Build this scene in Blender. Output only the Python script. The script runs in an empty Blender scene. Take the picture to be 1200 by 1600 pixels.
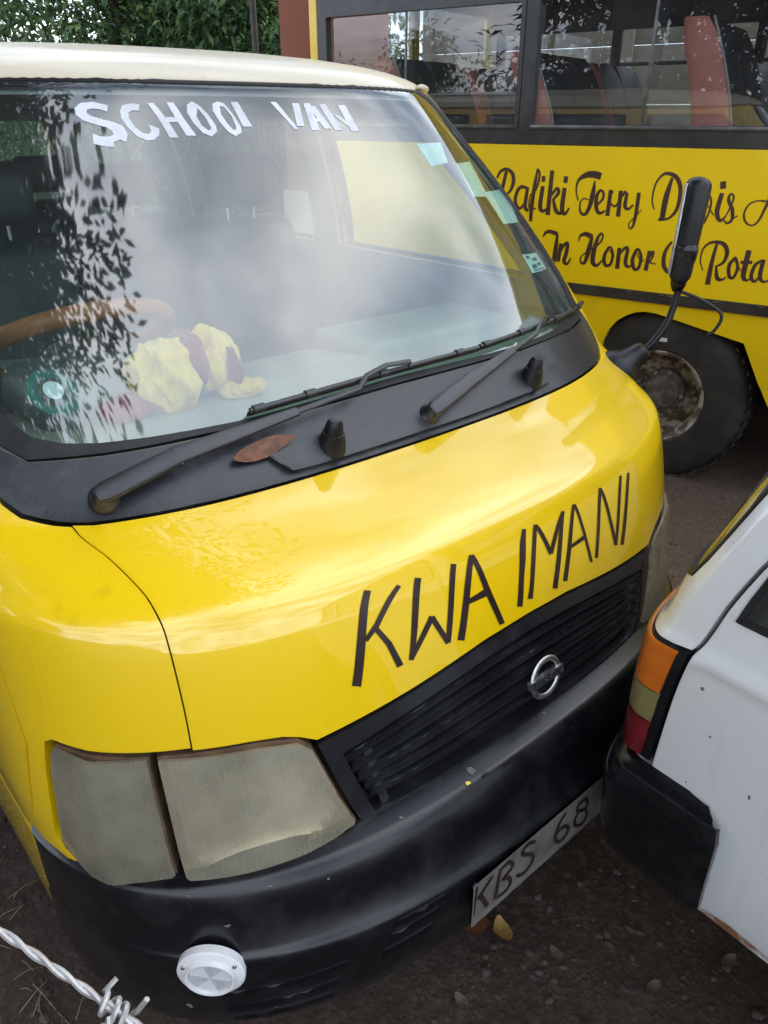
import bpy, bmesh, math, random
from mathutils import Vector, Matrix, noise
from mathutils.geometry import delaunay_2d_cdt
PI = math.pi; RAD = math.radians
scene = bpy.context.scene
C = scene.collection
random.seed(7)

# ---------------------------------------------------------------- camera, sky, sun, exposure
cam_d = bpy.data.cameras.new('camera'); cam = bpy.data.objects.new('camera', cam_d); C.objects.link(cam)
cam_d.sensor_fit = 'VERTICAL'; cam_d.sensor_height = 24; cam_d.lens = 18.0
cam_d.clip_start = .02; cam_d.clip_end = 800
cam.location = (-1.0, -.6, 1.72)
cam.rotation_euler = (PI/2 - math.atan(621/1200), 0, RAD(48.9 - 90))
scene.camera = cam
SUN_EL, SUN_AZ = RAD(58), RAD(205)          # azimuth of the sun, counter-clockwise from +x
world = bpy.data.worlds.new('World'); scene.world = world; world.use_nodes = True
wt = world.node_tree; wn = wt.nodes; wl = wt.links; wn.clear()
w_out = wn.new('ShaderNodeOutputWorld'); sky = wn.new('ShaderNodeTexSky'); sky.sky_type = 'NISHITA'
sky.sun_disc = False; sky.sun_elevation = SUN_EL; sky.sun_rotation = PI/2 - SUN_AZ
sky.air_density = 1.2; sky.dust_density = 2.5; sky.altitude = 1600
bg1 = wn.new('ShaderNodeBackground'); bg1.inputs['Strength'].default_value = .11
wl.new(sky.outputs[0], bg1.inputs['Color'])
# broken cloud cover: noise on the sky plane, the same in every direction
tc = wn.new('ShaderNodeTexCoord'); sep = wn.new('ShaderNodeSeparateXYZ'); wl.new(tc.outputs['Generated'], sep.inputs[0])
def wmath(op, a, b=None):
    n = wn.new('ShaderNodeMath'); n.operation = op
    for i, q in enumerate((a, b)):
        if q is None: continue
        if isinstance(q, (int, float)): n.inputs[i].default_value = q
        else: wl.new(q, n.inputs[i])
    return n.outputs[0]
zz = wmath('ADD', wmath('MAXIMUM', sep.outputs[2], 0.0), .22)
cmb = wn.new('ShaderNodeCombineXYZ'); wl.new(wmath('DIVIDE', sep.outputs[0], zz), cmb.inputs[0]); wl.new(wmath('DIVIDE', sep.outputs[1], zz), cmb.inputs[1])
nz = wn.new('ShaderNodeTexNoise'); nz.inputs['Scale'].default_value = 1.1; nz.inputs['Detail'].default_value = 7; nz.inputs['Roughness'].default_value = .55
wl.new(cmb.outputs[0], nz.inputs['Vector'])
cr = wn.new('ShaderNodeValToRGB'); cr.color_ramp.elements[0].position = .34; cr.color_ramp.elements[1].position = .56
wl.new(nz.outputs['Fac'], cr.inputs[0])
nz2 = wn.new('ShaderNodeTexNoise'); nz2.inputs['Scale'].default_value = 2.3; nz2.inputs['Detail'].default_value = 5
wl.new(cmb.outputs[0], nz2.inputs['Vector'])
cr2 = wn.new('ShaderNodeValToRGB'); cr2.color_ramp.elements[0].position = .3; cr2.color_ramp.elements[1].position = .7
cr2.color_ramp.elements[0].color = (.29, .40, .58, 1); cr2.color_ramp.elements[1].color = (1.0, 1.0, 1.0, 1)
wl.new(nz2.outputs['Fac'], cr2.inputs[0])
bg2 = wn.new('ShaderNodeBackground'); bg2.inputs['Strength'].default_value = 2.9; wl.new(cr2.outputs[0], bg2.inputs['Color'])
mx = wn.new('ShaderNodeMixShader'); wl.new(cr.outputs[0], mx.inputs[0]); wl.new(bg1.outputs[0], mx.inputs[1]); wl.new(bg2.outputs[0], mx.inputs[2])
wl.new(mx.outputs[0], w_out.inputs['Surface'])
sun_d = bpy.data.lights.new('sun', 'SUN'); sun_d.energy = .8; sun_d.angle = RAD(20); sun_d.color = (1, .95, .88)
sun = bpy.data.objects.new('sun', sun_d); C.objects.link(sun)
sun.rotation_euler = (PI/2 - SUN_EL, 0, SUN_AZ + PI/2)
scene.view_settings.view_transform = 'Standard'; scene.view_settings.look = 'None'
scene.view_settings.gamma = 1; scene.view_settings.use_curve_mapping = False
scene.view_settings.exposure = 0.46

# ---------------------------------------------------------------- helpers
MATS = {}
def nodes_of(name):
    m = bpy.data.materials.new(name); m.use_nodes = True
    return m, m.node_tree.nodes, m.node_tree.links, m.node_tree.nodes['Principled BSDF']
def noise_node(n, l, scale, detail=4, rough=.55, coord='Object', vec=None, stretch=None):
    t = n.new('ShaderNodeTexCoord'); x = n.new('ShaderNodeTexNoise')
    x.inputs['Scale'].default_value = scale; x.inputs['Detail'].default_value = detail; x.inputs['Roughness'].default_value = rough
    if stretch:
        mp = n.new('ShaderNodeMapping'); mp.inputs['Scale'].default_value = stretch; l.new(t.outputs[coord], mp.inputs[0]); l.new(mp.outputs[0], x.inputs['Vector'])
    else: l.new(t.outputs[coord], x.inputs['Vector'])
    return x
def ramp(n, l, src, stops):
    r = n.new('ShaderNodeValToRGB'); e = r.color_ramp.elements
    while len(e) < len(stops): e.new(.5)
    for q, (p, c) in zip(e, stops):
        q.position = p; q.color = (c, c, c, 1) if isinstance(c, (int, float)) else (*c, 1)
    l.new(src, r.inputs[0]); return r.outputs[0]
def mixc(n, l, f, a, b):
    m = n.new('ShaderNodeMix'); m.data_type = 'RGBA'
    for s, q in ((0, f), (6, a), (7, b)):
        if hasattr(q, 'links') or hasattr(q, 'is_linked'): l.new(q, m.inputs[s])
        elif isinstance(q, (int, float)): m.inputs[s].default_value = q
        else: m.inputs[s].default_value = (*q, 1)
    return m.outputs[2]
def bump(n, l, b, src, strength, dist=.002, chain=None):
    q = n.new('ShaderNodeBump'); q.inputs['Strength'].default_value = strength; q.inputs['Distance'].default_value = dist
    l.new(src, q.inputs['Height'])
    if chain: l.new(chain, q.inputs['Normal'])
    l.new(q.outputs[0], b.inputs['Normal']); return q.outputs[0]
def mat(name, col, rough=.5, metal=0., col2=None, nscale=6., lo=.4, hi=.65, bscale=0, bstr=.2, bdist=.002, coat=0., coat_r=.08, spec=.5, sheen=0, rvar=0, stretch=None):
    if name in MATS: return MATS[name]
    m, n, l, b = nodes_of(name)
    b.inputs['Roughness'].default_value = rough; b.inputs['Metallic'].default_value = metal
    b.inputs['Base Color'].default_value = (*col, 1)
    b.inputs['Specular IOR Level'].default_value = spec
    if coat: b.inputs['Coat Weight'].default_value = coat; b.inputs['Coat Roughness'].default_value = coat_r
    if sheen: b.inputs['Sheen Weight'].default_value = sheen
    if col2:
        x = noise_node(n, l, nscale, 6, .6, stretch=stretch); f = ramp(n, l, x.outputs['Fac'], [(lo, 0), (hi, 1)])
        l.new(mixc(n, l, f, col, col2), b.inputs['Base Color'])
        if rvar:
            r = ramp(n, l, x.outputs['Fac'], [(lo, rough), (hi, min(1, rough + rvar))]); l.new(r, b.inputs['Roughness'])
    if bscale:
        y = noise_node(n, l, bscale, 4, .6, stretch=stretch); bump(n, l, b, y.outputs['Fac'], bstr, bdist)
    MATS[name] = m; return m

def obj(name, verts, faces, m=None, parent=None, smooth=True, normals=None, sharp=None):
    me = bpy.data.meshes.new(name); me.from_pydata([tuple(v) for v in verts], [], faces); me.update()
    if m: me.materials.append(m)
    if smooth:
        me.polygons.foreach_set('use_smooth', [True]*len(me.polygons))
        if normals: me.normals_split_custom_set_from_vertices(normals)
        elif sharp: me.set_sharp_from_angle(angle=RAD(sharp))
    o = bpy.data.objects.new(name, me); C.objects.link(o)
    if parent: o.parent = parent
    return o
def from_bm(name, bm, m, parent=None, sharp=35):
    me = bpy.data.meshes.new(name); bmesh.ops.recalc_face_normals(bm, faces=bm.faces); bm.to_mesh(me); bm.free()
    if m: me.materials.append(m)
    me.polygons.foreach_set('use_smooth', [True]*len(me.polygons)); me.set_sharp_from_angle(angle=RAD(sharp))
    o = bpy.data.objects.new(name, me); C.objects.link(o)
    if parent: o.parent = parent
    return o
def thing(name, label, cat, loc=(0, 0, 0), rz=0, group=None):
    o = bpy.data.objects.new(name, None); C.objects.link(o); o.empty_display_size = .2
    o.location = loc; o.rotation_euler = (0, 0, rz); o['label'] = label; o['category'] = cat
    if group: o['group'] = group
    return o
def tag(o, label, cat, group=None):
    o['label'] = label; o['category'] = cat
    if group: o['group'] = group
    return o
def box(bm, lo, hi, bev=0, seg=2, rot=None, piv=None):
    r = bmesh.ops.create_cube(bm, size=1); vs = r['verts']
    sc = [hi[i]-lo[i] for i in range(3)]; ct = Vector([(hi[i]+lo[i])/2 for i in range(3)])
    for v in vs: v.co = Vector([v.co[i]*sc[i] for i in range(3)]) + ct
    if bev:
        es = list({e for v in vs for e in v.link_edges})
        r2 = bmesh.ops.bevel(bm, geom=es, offset=bev, segments=seg, profile=.5, affect='EDGES')
        vs = list({v for f in r2['faces'] for v in f.verts} | {v for v in vs if v.is_valid})
    if rot is not None:
        p = Vector(piv) if piv is not None else ct
        for v in vs: v.co = rot @ (v.co - p) + p
    return vs
def boxo(name, lo, hi, m, parent=None, bev=.004, rot=None, piv=None, seg=2):
    bm = bmesh.new(); box(bm, lo, hi, bev, seg, rot, piv); return from_bm(name, bm, m, parent)
def sub(points, k=6, closed=False):
    P = [Vector(p) for p in points]; n = len(P); out = []
    for i in range(n if closed else n-1):
        if closed: a, b, c, d = P[i-1], P[i], P[(i+1) % n], P[(i+2) % n]
        else: a, b, c, d = P[max(0, i-1)], P[i], P[i+1], P[min(n-1, i+2)]
        for j in range(k):
            t = j/k; out.append(.5*((2*b)+(c-a)*t+(2*a-5*b+4*c-d)*t*t+(3*b-a-3*c+d)*t**3))
    if not closed: out.append(P[-1])
    return out
def tube_geo(pts, rad, n=8, closed=False, caps=True, flat=None, sq=1.0):
    pts = [Vector(p) for p in pts]; N = len(pts); V = []; F = []
    rr = rad if isinstance(rad, (list, tuple)) else [rad]*N
    up = None
    for i, p in enumerate(pts):
        t = (pts[(i+1) % N]-pts[i-1]) if closed else (pts[min(N-1, i+1)]-pts[max(0, i-1)])
        t.normalize()
        if up is None:
            up = Vector((0, 0, 1)) if abs(t.z) < .9 else Vector((1, 0, 0))
            if flat is not None: up = Vector(flat)
        a = t.cross(up).normalized(); b = a.cross(t).normalized(); up = b
        for k in range(n):
            q = 2*PI*k/n; r = rr[i]
            rx, ry = (r if isinstance(r, tuple) else (r, r))
            cq, sq_ = math.cos(q), math.sin(q)
            V.append(p + a*math.copysign(abs(cq)**sq, cq)*rx + b*math.copysign(abs(sq_)**sq, sq_)*ry)
    M = N if closed else N-1
    for i in range(M):
        for k in range(n):
            F.append((i*n+k, i*n+(k+1) % n, ((i+1) % N)*n+(k+1) % n, ((i+1) % N)*n+k))
    if not closed and caps: F.append(tuple(range(n-1, -1, -1))); F.append(tuple((N-1)*n+k for k in range(n)))
    return V, F
def tube(name, pts, rad, m, parent=None, n=10, closed=False, flat=None, sharp=50, sq=1.0):
    V, F = tube_geo(pts, rad, n, closed, True, flat, sq); return obj(name, V, F, m, parent, sharp=sharp)
def lathe_geo(prof, center, axis, n=28):
    ax = Vector(axis).normalized(); t = Vector((0, 0, 1)) if abs(ax.z) < .9 else Vector((1, 0, 0))
    a = ax.cross(t).normalized(); b = ax.cross(a); c = Vector(center); V = []; F = []
    for r, h in prof:
        for k in range(n):
            q = 2*PI*k/n; V.append(c + ax*h + a*math.cos(q)*r + b*math.sin(q)*r)
    for i in range(len(prof)-1):
        for k in range(n): F.append((i*n+k, i*n+(k+1) % n, (i+1)*n+(k+1) % n, (i+1)*n+k))
    return V, F
def lathe(name, prof, center, axis, m, parent=None, n=28, sharp=40):
    V, F = lathe_geo(prof, center, axis, n); bm = bmesh.new()
    vs = [bm.verts.new(v) for v in V]
    for f in F:
        try: bm.faces.new([vs[i] for i in f])
        except ValueError: pass
    bmesh.ops.remove_doubles(bm, verts=bm.verts, dist=1e-5)
    return from_bm(name, bm, m, parent, sharp)
def pip(p, poly):
    x, y = p; c = False; j = len(poly)-1
    for i in range(len(poly)):
        a, b = poly[i], poly[j]
        if (a[1] > y) != (b[1] > y) and x < (b[0]-a[0])*(y-a[1])/(b[1]-a[1])+a[0]: c = not c
        j = i
    return c
def dens(poly, step):
    out = []
    for i in range(len(poly)):
        a, b = poly[i], poly[(i+1) % len(poly)]; L = math.hypot(b[0]-a[0], b[1]-a[1]); k = max(1, int(math.ceil(L/step)))
        for j in range(k): out.append((a[0]+(b[0]-a[0])*j/k, a[1]+(b[1]-a[1])*j/k))
    return out
def area2(p): return sum(p[i-1][0]*p[i][1]-p[i][0]*p[i-1][1] for i in range(len(p)))
def inset(poly, d):
    s = 1 if area2(poly) > 0 else -1; n = len(poly); out = []
    for i in range(n):
        a, b, c = poly[i-1], poly[i], poly[(i+1) % n]
        e1 = (b[0]-a[0], b[1]-a[1]); e2 = (c[0]-b[0], c[1]-b[1])
        l1 = math.hypot(*e1) or 1; l2 = math.hypot(*e2) or 1
        nx = -e1[1]/l1 - e2[1]/l2; ny = e1[0]/l1 + e2[0]/l2; l = math.hypot(nx, ny) or 1
        out.append((b[0]+s*d*nx/l, b[1]+s*d*ny/l))
    return out
def rounded(poly, r, k=5):
    out = []; n = len(poly)
    for i in range(n):
        a, b, c = Vector(poly[i-1]), Vector(poly[i]), Vector(poly[(i+1) % n])
        rr = min(r[i] if isinstance(r, (list, tuple)) else r, (a-b).length*.45, (c-b).length*.45)
        if rr <= 0: out.append(tuple(b)); continue
        p = b+(a-b).normalized()*rr; q = b+(c-b).normalized()*rr
        for j in range(k+1):
            t = j/k; out.append(tuple(p*(1-t)**2+b*2*t*(1-t)+q*t*t))
    return out
def cdt_fill(outers, holes, step, roll=0):
    """triangulate union(outers) - holes with inner grid points; all in plane metres. returns pts, tris, boundary loops, ring flags"""
    outers = [dens(p, step) for p in outers]; holes = [dens(p, step) for p in holes]
    pts = []; edges = []; nb = 0
    for p in outers+holes:
        k0 = len(pts); pts += p; edges += [(k0+i, k0+(i+1) % len(p)) for i in range(len(p))]
    nb = len(pts)
    if roll:
        for p in outers: pts += inset(p, roll)
        for p in holes: pts += inset(p, -roll)
    x0 = min(p[0] for p in pts); x1 = max(p[0] for p in pts); y0 = min(p[1] for p in pts); y1 = max(p[1] for p in pts)
    ex = pts[:]; cell = {}
    for p in ex: cell.setdefault((int(p[0]//step), int(p[1]//step)), []).append(p)
    def inside(p): return any(pip(p, o) for o in outers) and not any(pip(p, h) for h in holes)
    ny = int((y1-y0)/step)+1; nx = int((x1-x0)/step)+1
    if nx*ny < 60000:
        for i in range(nx+1):
            for j in range(ny+1):
                p = (x0+(i+.37)*step, y0+(j+.41)*step); ci, cj = int(p[0]//step), int(p[1]//step)
                if any(math.hypot(p[0]-q[0], p[1]-q[1]) < step*.55 for a in (-1, 0, 1) for b in (-1, 0, 1) for q in cell.get((ci+a, cj+b), ())): continue
                if inside(p): pts.append(p)
    r = delaunay_2d_cdt([Vector(p) for p in pts], edges, [], 0, 1e-7, True)
    vs = [tuple(v) for v in r[0]]; tris = []
    for f in r[2]:
        c = (sum(vs[i][0] for i in f)/len(f), sum(vs[i][1] for i in f)/len(f))
        if inside(c):
            f = list(f)
            if (vs[f[1]][0]-vs[f[0]][0])*(vs[f[2]][1]-vs[f[0]][1])-(vs[f[2]][0]-vs[f[0]][0])*(vs[f[1]][1]-vs[f[0]][1]) < 0: f.reverse()
            tris.append(f)
    return vs, tris
def panel(name, outers, holes, surf, m, parent=None, step=.025, off=0., thick=.012, roll=.005, drop=.003, k=(1.0, 1.0), bulge=None, flip=False):
    """a sheet on surf(a,b,off) over polygons given in surface parameters; k scales parameters to metres"""
    if outers and not isinstance(outers[0][0], (tuple, list, Vector)): outers = [outers]
    sc = lambda p: [(q[0]*k[0], q[1]*k[1]) for q in p]
    O = [sc(p) for p in outers]; Hh = [sc(p) for p in holes]
    vs, tris = cdt_fill(O, Hh, step, roll)
    cnt = {}
    for f in tris:
        for i in range(3):
            e = (f[i], f[(i+1) % 3]); cnt[e] = 1
    bnd = [e for e in cnt if (e[1], e[0]) not in cnt]; bset = {i for e in bnd for i in e}
    V = []; N = []; e_ = 2e-3
    for i, p in enumerate(vs):
        a, b = p[0]/k[0], p[1]/k[1]
        o_ = off + (bulge(a, b) if bulge else 0)
        P = Vector(surf(a, b, 0)); da = Vector(surf(a+e_/k[0], b, 0))-Vector(surf(a-e_/k[0], b, 0)); db = Vector(surf(a, b+e_/k[1], 0))-Vector(surf(a, b-e_/k[1], 0))
        nn = da.cross(db); nn = nn.normalized() if nn.length > 1e-12 else Vector((0, 0, 1))
        if flip: nn = -nn
        if bulge:
            gx = (bulge(a+e_/k[0], b)-bulge(a-e_/k[0], b))/(2*e_); gy = (bulge(a, b+e_/k[1])-bulge(a, b-e_/k[1]))/(2*e_)
            n2 = nn - da.normalized()*gx - db.normalized()*gy; n2.normalize()
        else: n2 = nn
        if i in bset and roll: o_ -= drop
        V.append(P+nn*o_); N.append((n2, nn))
    used = sorted({i for f in tris for i in f}); ix = {q: i for i, q in enumerate(used)}
    VV = [V[i] for i in used]; NN = [N[i][0] for i in used]; F = [tuple(ix[i] for i in (reversed(f) if flip else f)) for f in tris]
    if thick:
        base = {}
        for i in bset:
            base[i] = len(VV); VV.append(V[i]); VV.append(V[i]-N[i][1]*thick); NN.append(N[i][0]); NN.append(N[i][0])
        acc = {i: Vector() for i in bset}
        for a, b in bnd:
            q = (VV[base[b]]-VV[base[a]]).cross(N[a][1])
            if flip: q = -q
            acc[a] += q; acc[b] += q
        for i in bset:
            q = acc[i].normalized() if acc[i].length > 1e-12 else N[i][1]
            NN[base[i]] = q; NN[base[i]+1] = q
        for a, b in bnd:
            f = (base[a], base[a]+1, base[b]+1, base[b]); F.append(f if not flip else f[::-1])
    return obj(name, VV, F, m, parent, True, [tuple(q) for q in NN])
def stroke_poly(pts, k=5):
    """brush stroke: centre line (a,b,width) -> outline polygon"""
    if len(pts) == 2: q = [Vector(p) for p in pts]
    else: q = sub(pts, k)
    L = []; R = []
    for i, p in enumerate(q):
        a = q[max(0, i-1)]; b = q[min(len(q)-1, i+1)]; d = Vector((b[0]-a[0], b[1]-a[1]))
        d = d.normalized() if d.length > 1e-9 else Vector((1, 0)); n = Vector((-d[1], d[0])); w = max(p[2], .001)/2
        L.append((p[0]+n[0]*w, p[1]+n[1]*w)); R.append((p[0]-n[0]*w, p[1]-n[1]*w))
    return L+R[::-1]
def stroke_quads(pts, k=5):
    q = [Vector(p) for p in pts] if len(pts) == 2 else sub(pts, k); out = []
    for a, b in zip(q, q[1:]):
        d = Vector((b[0]-a[0], b[1]-a[1]))
        if d.length < 1e-6: continue
        d.normalize(); n = Vector((-d[1], d[0])); e = d*min(a[2], b[2])*.12
        out.append([(a[0]-e[0]+n[0]*a[2]/2, a[1]-e[1]+n[1]*a[2]/2), (b[0]+e[0]+n[0]*b[2]/2, b[1]+e[1]+n[1]*b[2]/2), (b[0]+e[0]-n[0]*b[2]/2, b[1]+e[1]-n[1]*b[2]/2), (a[0]-e[0]-n[0]*a[2]/2, a[1]-e[1]-n[1]*a[2]/2)])
    return out

# ---------------------------------------------------------------- van body surface: stacked plan outlines (front depth, height, half width, corner depth, squareness, rise to the side)
# row: Y0, z0, W, D, n, e
ROWS=[
(.085,.60,.848,.50,2.7,0),
(.095,.70,.854,.50,2.7,0),
(.12,.84,.852,.49,2.7,0),
(.14,.94,.847,.48,2.7,0),
(.165,1.03,.844,.47,2.7,0),
(.185,1.07,.842,.46,2.7,0),
(.23,1.098,.840,.45,2.7,.0),
(.32,1.13,.848,.42,2.85,.015),
(.405,1.158,.858,.39,3.1,.02),
(.50,1.25,.856,.37,3.2,.02),
(.62,1.375,.846,.37,3.3,.01),
(.745,1.505,.822,.36,3.3,.0),
(.875,1.64,.785,.36,3.2,-.005),
(1.0,1.775,.740,.36,3.0,-.015),
(1.05,1.808,.728,.36,3.0,-.03),
(1.15,1.838,.70,.36,2.9,-.045),
(1.35,1.862,.62,.36,2.8,-.05),
(1.7,1.878,.48,.36,2.5,-.03),
]
def _pch(a,b,c,d,t):
    # catmull-rom with limited tangents
    m1=(c-a)/2; m2=(d-b)/2; s=c-b
    if s==0 or m1*s<=0: m1=0 if s==0 or m1*s<0 else m1
    if s==0 or m2*s<=0: m2=0 if s==0 or m2*s<0 else m2
    if s!=0:
        m1=math.copysign(min(abs(m1),1.35*abs(s)),s) if m1 else 0
        m2=math.copysign(min(abs(m2),1.35*abs(s)),s) if m2 else 0
    h=t*t
    return (2*t*h-3*h+1)*b+(t*h-2*h+t)*m1+(-2*t*h+3*h)*c+(t*h-h)*m2
def row(R,v):
    v=max(0,min(len(R)-1-1e-9,v)); i=int(v); t=v-i
    a=R[max(0,i-1)];b=R[i];c=R[min(len(R)-1,i+1)];d=R[min(len(R)-1,i+2)]
    return [_pch(a[k],b[k],c[k],d[k],t) for k in range(6)]
# theta table by arc length
_T=[]
def _mk():
    N=400; L=0; px=py=None
    for i in range(N+1):
        th=math.pi/2*i/N
        # denser near ends
        x=.82*math.sin(th)**(2/2.6); y=.45*(1-max(0,math.cos(th))**(2/2.6))
        if px is not None: L+=math.hypot(x-px,y-py)
        _T.append((L,th)); px,py=x,y
    for i in range(N+1): _T[i]=(_T[i][0]/L,_T[i][1])
_mk()
def theta(a):
    lo,hi=0,len(_T)-1
    while hi-lo>1:
        m=(lo+hi)//2
        if _T[m][0]<=a: lo=m
        else: hi=m
    t=(a-_T[lo][0])/(_T[hi][0]-_T[lo][0])
    return _T[lo][1]+t*(_T[hi][1]-_T[lo][1])
YB=4.1
def S(u,v,R=ROWS,off=0):
    if off:
        e=1e-3
        p=S(u,v,R);a=S(u+e,v,R);b=S(u-e,v,R);c=S(u,v+e,R);d=S(u,v-e,R)
        A=[a[i]-b[i] for i in range(3)];B=[c[i]-d[i] for i in range(3)]
        n=(A[1]*B[2]-A[2]*B[1],A[2]*B[0]-A[0]*B[2],A[0]*B[1]-A[1]*B[0])
        l=math.sqrt(sum(q*q for q in n)) or 1
        return tuple(p[i]+off*n[i]/l for i in range(3))
    Y0,z0,W,D,n,e=row(R,v); a=abs(u); s=1 if u>=0 else -1
    if a<=1:
        th=theta(a); x=W*math.sin(th)**(2/n); f=1-max(0.,math.cos(th))**(2/n)
        return (s*x,Y0+D*f,z0+e*f)
    return (s*W,Y0+D+(a-1)*(YB-Y0-D),z0+e)

# lettering traced as strokes in surface coordinates (nose and windscreen: outline position and profile position; plate and bus: metres along and up)
HOOD_TXT=[[[(-0.312, 4.477), (-0.3595, 2.68), (-0.3464, 2.604), (-0.3028, 4.375)], [(-0.2568, 4.244), (-0.3074, 3.576), (-0.3015, 3.511), (-0.2517, 4.137)], [(-0.3071, 3.579), (-0.3285, 3.391), (-0.3243, 3.337), (-0.3017, 3.509)], [(-0.3126, 3.525), (-0.2932, 3.138), (-0.2857, 3.167), (-0.3065, 3.552)], [(-0.2937, 3.149), (-0.2804, 2.671), (-0.2704, 2.677), (-0.2852, 3.156)]], [[(-0.2233, 4.231), (-0.2445, 3.304), (-0.2348, 3.257), (-0.2133, 4.143)], [(-0.2444, 3.305), (-0.2579, 2.714), (-0.2508, 2.672), (-0.2348, 3.256)], [(-0.2507, 2.685), (-0.2025, 3.25), (-0.2096, 3.317), (-0.2573, 2.755)], [(-0.2101, 3.277), (-0.1849, 2.67), (-0.1767, 2.68), (-0.2021, 3.289)], [(-0.1767, 2.663), (-0.1427, 4.102), (-0.1513, 4.177), (-0.1857, 2.714)]], [[(-0.1125, 4.2), (-0.1611, 2.641), (-0.1484, 2.562), (-0.1043, 4.119)], [(-0.1121, 4.159), (-0.0929, 3.26), (-0.0817, 3.254), (-0.1047, 4.158)], [(-0.0929, 3.26), (-0.0686, 2.484), (-0.0582, 2.473), (-0.0817, 3.254)], [(-0.1333, 3.21), (-0.0832, 3.18), (-0.0883, 3.319), (-0.1357, 3.277)]], [[(0.0055, 4.226), (-0.0255, 2.657), (-0.0146, 2.595), (0.0135, 4.16)]], [[(0.0333, 4.186), (-0.0, 2.694), (0.0084, 2.639), (0.0404, 4.125)], [(0.0331, 4.141), (0.0601, 3.326), (0.0684, 3.326), (0.0402, 4.147)], [(0.0686, 3.315), (0.113, 4.097), (0.1072, 4.165), (0.0604, 3.368)], [(0.1075, 4.166), (0.0605, 2.61), (0.0721, 2.544), (0.1138, 4.111)]], [[(0.1401, 4.21), (0.0896, 2.639), (0.1, 2.58), (0.1459, 4.157)], [(0.1408, 4.186), (0.173, 2.672), (0.1799, 2.655), (0.147, 4.167)], [(0.1177, 3.218), (0.1671, 3.239), (0.162, 3.321), (0.1143, 3.275)]], [[(0.227, 4.279), (0.1886, 2.707), (0.1969, 2.665), (0.234, 4.222)], [(0.2267, 4.251), (0.2593, 2.676), (0.2688, 2.649), (0.2339, 4.224)], [(0.2683, 2.641), (0.3134, 4.185), (0.3063, 4.242), (0.2598, 2.683)]], [[(0.3388, 4.139), (0.2829, 2.591), (0.2945, 2.531), (0.3464, 4.08)]]]
GLASS_TXT=[([[(-0.2795, 12.659), (-0.3075, 12.704), (-0.3329, 12.688), (-0.346, 12.62), (-0.3455, 12.546), (-0.334, 12.484), (-0.3113, 12.439), (-0.2926, 12.409), (-0.2836, 12.368), (-0.282, 12.333), (-0.2892, 12.308), (-0.3074, 12.31), (-0.3212, 12.345), (-0.3241, 12.235), (-0.3057, 12.207), (-0.2859, 12.19), (-0.2858, 12.247), (-0.2723, 12.275), (-0.2614, 12.245), (-0.2546, 12.34), (-0.2598, 12.419), (-0.2749, 12.464), (-0.2997, 12.5), (-0.3183, 12.537), (-0.3246, 12.573), (-0.3219, 12.607), (-0.3106, 12.62), (-0.297, 12.611), (-0.2841, 12.582)]], []), ([[(-0.2166, 12.671), (-0.2326, 12.687), (-0.2511, 12.66), (-0.2586, 12.592), (-0.2594, 12.499), (-0.2512, 12.401), (-0.2372, 12.303), (-0.2208, 12.257), (-0.2067, 12.261), (-0.194, 12.317), (-0.1904, 12.388), (-0.2097, 12.434), (-0.2079, 12.362), (-0.2143, 12.327), (-0.2258, 12.346), (-0.2381, 12.418), (-0.2445, 12.517), (-0.2421, 12.573), (-0.233, 12.601), (-0.2214, 12.592)]], []), ([[(-0.2006, 12.693), (-0.1871, 12.693), (-0.1691, 12.478), (-0.1849, 12.479)], [(-0.1849, 12.479), (-0.1691, 12.478), (-0.1582, 12.282), (-0.1754, 12.284)], [(-0.1611, 12.703), (-0.1469, 12.704), (-0.1368, 12.515), (-0.1533, 12.515)], [(-0.1533, 12.515), (-0.1368, 12.515), (-0.1231, 12.301), (-0.1416, 12.303)], [(-0.188, 12.479), (-0.167, 12.519), (-0.1387, 12.515), (-0.1397, 12.468), (-0.18, 12.451)]], []), ([[(-0.1214, 12.675), (-0.1088, 12.72), (-0.0973, 12.666), (-0.0863, 12.554), (-0.0789, 12.418), (-0.081, 12.343), (-0.0942, 12.288), (-0.1085, 12.331), (-0.12, 12.443), (-0.1261, 12.573)]], [[(-0.1024, 12.63), (-0.0928, 12.495), (-0.0896, 12.381), (-0.0963, 12.355), (-0.1058, 12.42), (-0.1099, 12.534)]]), ([[(-0.07, 12.689), (-0.0582, 12.724), (-0.0475, 12.697), (-0.0399, 12.574), (-0.0345, 12.406), (-0.0372, 12.329), (-0.0501, 12.287), (-0.06, 12.337), (-0.0692, 12.456), (-0.0747, 12.594)]], [[(-0.0573, 12.658), (-0.0502, 12.649), (-0.0429, 12.524), (-0.0432, 12.377), (-0.0497, 12.355), (-0.0564, 12.446), (-0.0612, 12.554)]]), ([[(-0.0342, 12.717), (-0.0216, 12.718), (-0.0153, 12.399), (-0.0305, 12.4)]], []), ([[(0.0294, 12.723), (0.0415, 12.725), (0.0539, 12.358), (0.0456, 12.359)], [(0.0744, 12.708), (0.091, 12.709), (0.0705, 12.398), (0.0549, 12.399)]], []), ([[(0.1015, 12.71), (0.1185, 12.711), (0.0991, 12.34), (0.08, 12.342)], [(0.11, 12.668), (0.1264, 12.669), (0.1302, 12.359), (0.1127, 12.36)], [(0.097, 12.495), (0.1251, 12.507), (0.1207, 12.456), (0.0925, 12.449)]], []), ([[(0.1387, 12.698), (0.1579, 12.699), (0.1567, 12.336), (0.1365, 12.338)], [(0.1916, 12.687), (0.214, 12.688), (0.2008, 12.32), (0.1787, 12.322)], [(0.1591, 12.555), (0.1739, 12.533), (0.1937, 12.385), (0.1793, 12.381)]], [])]
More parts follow.
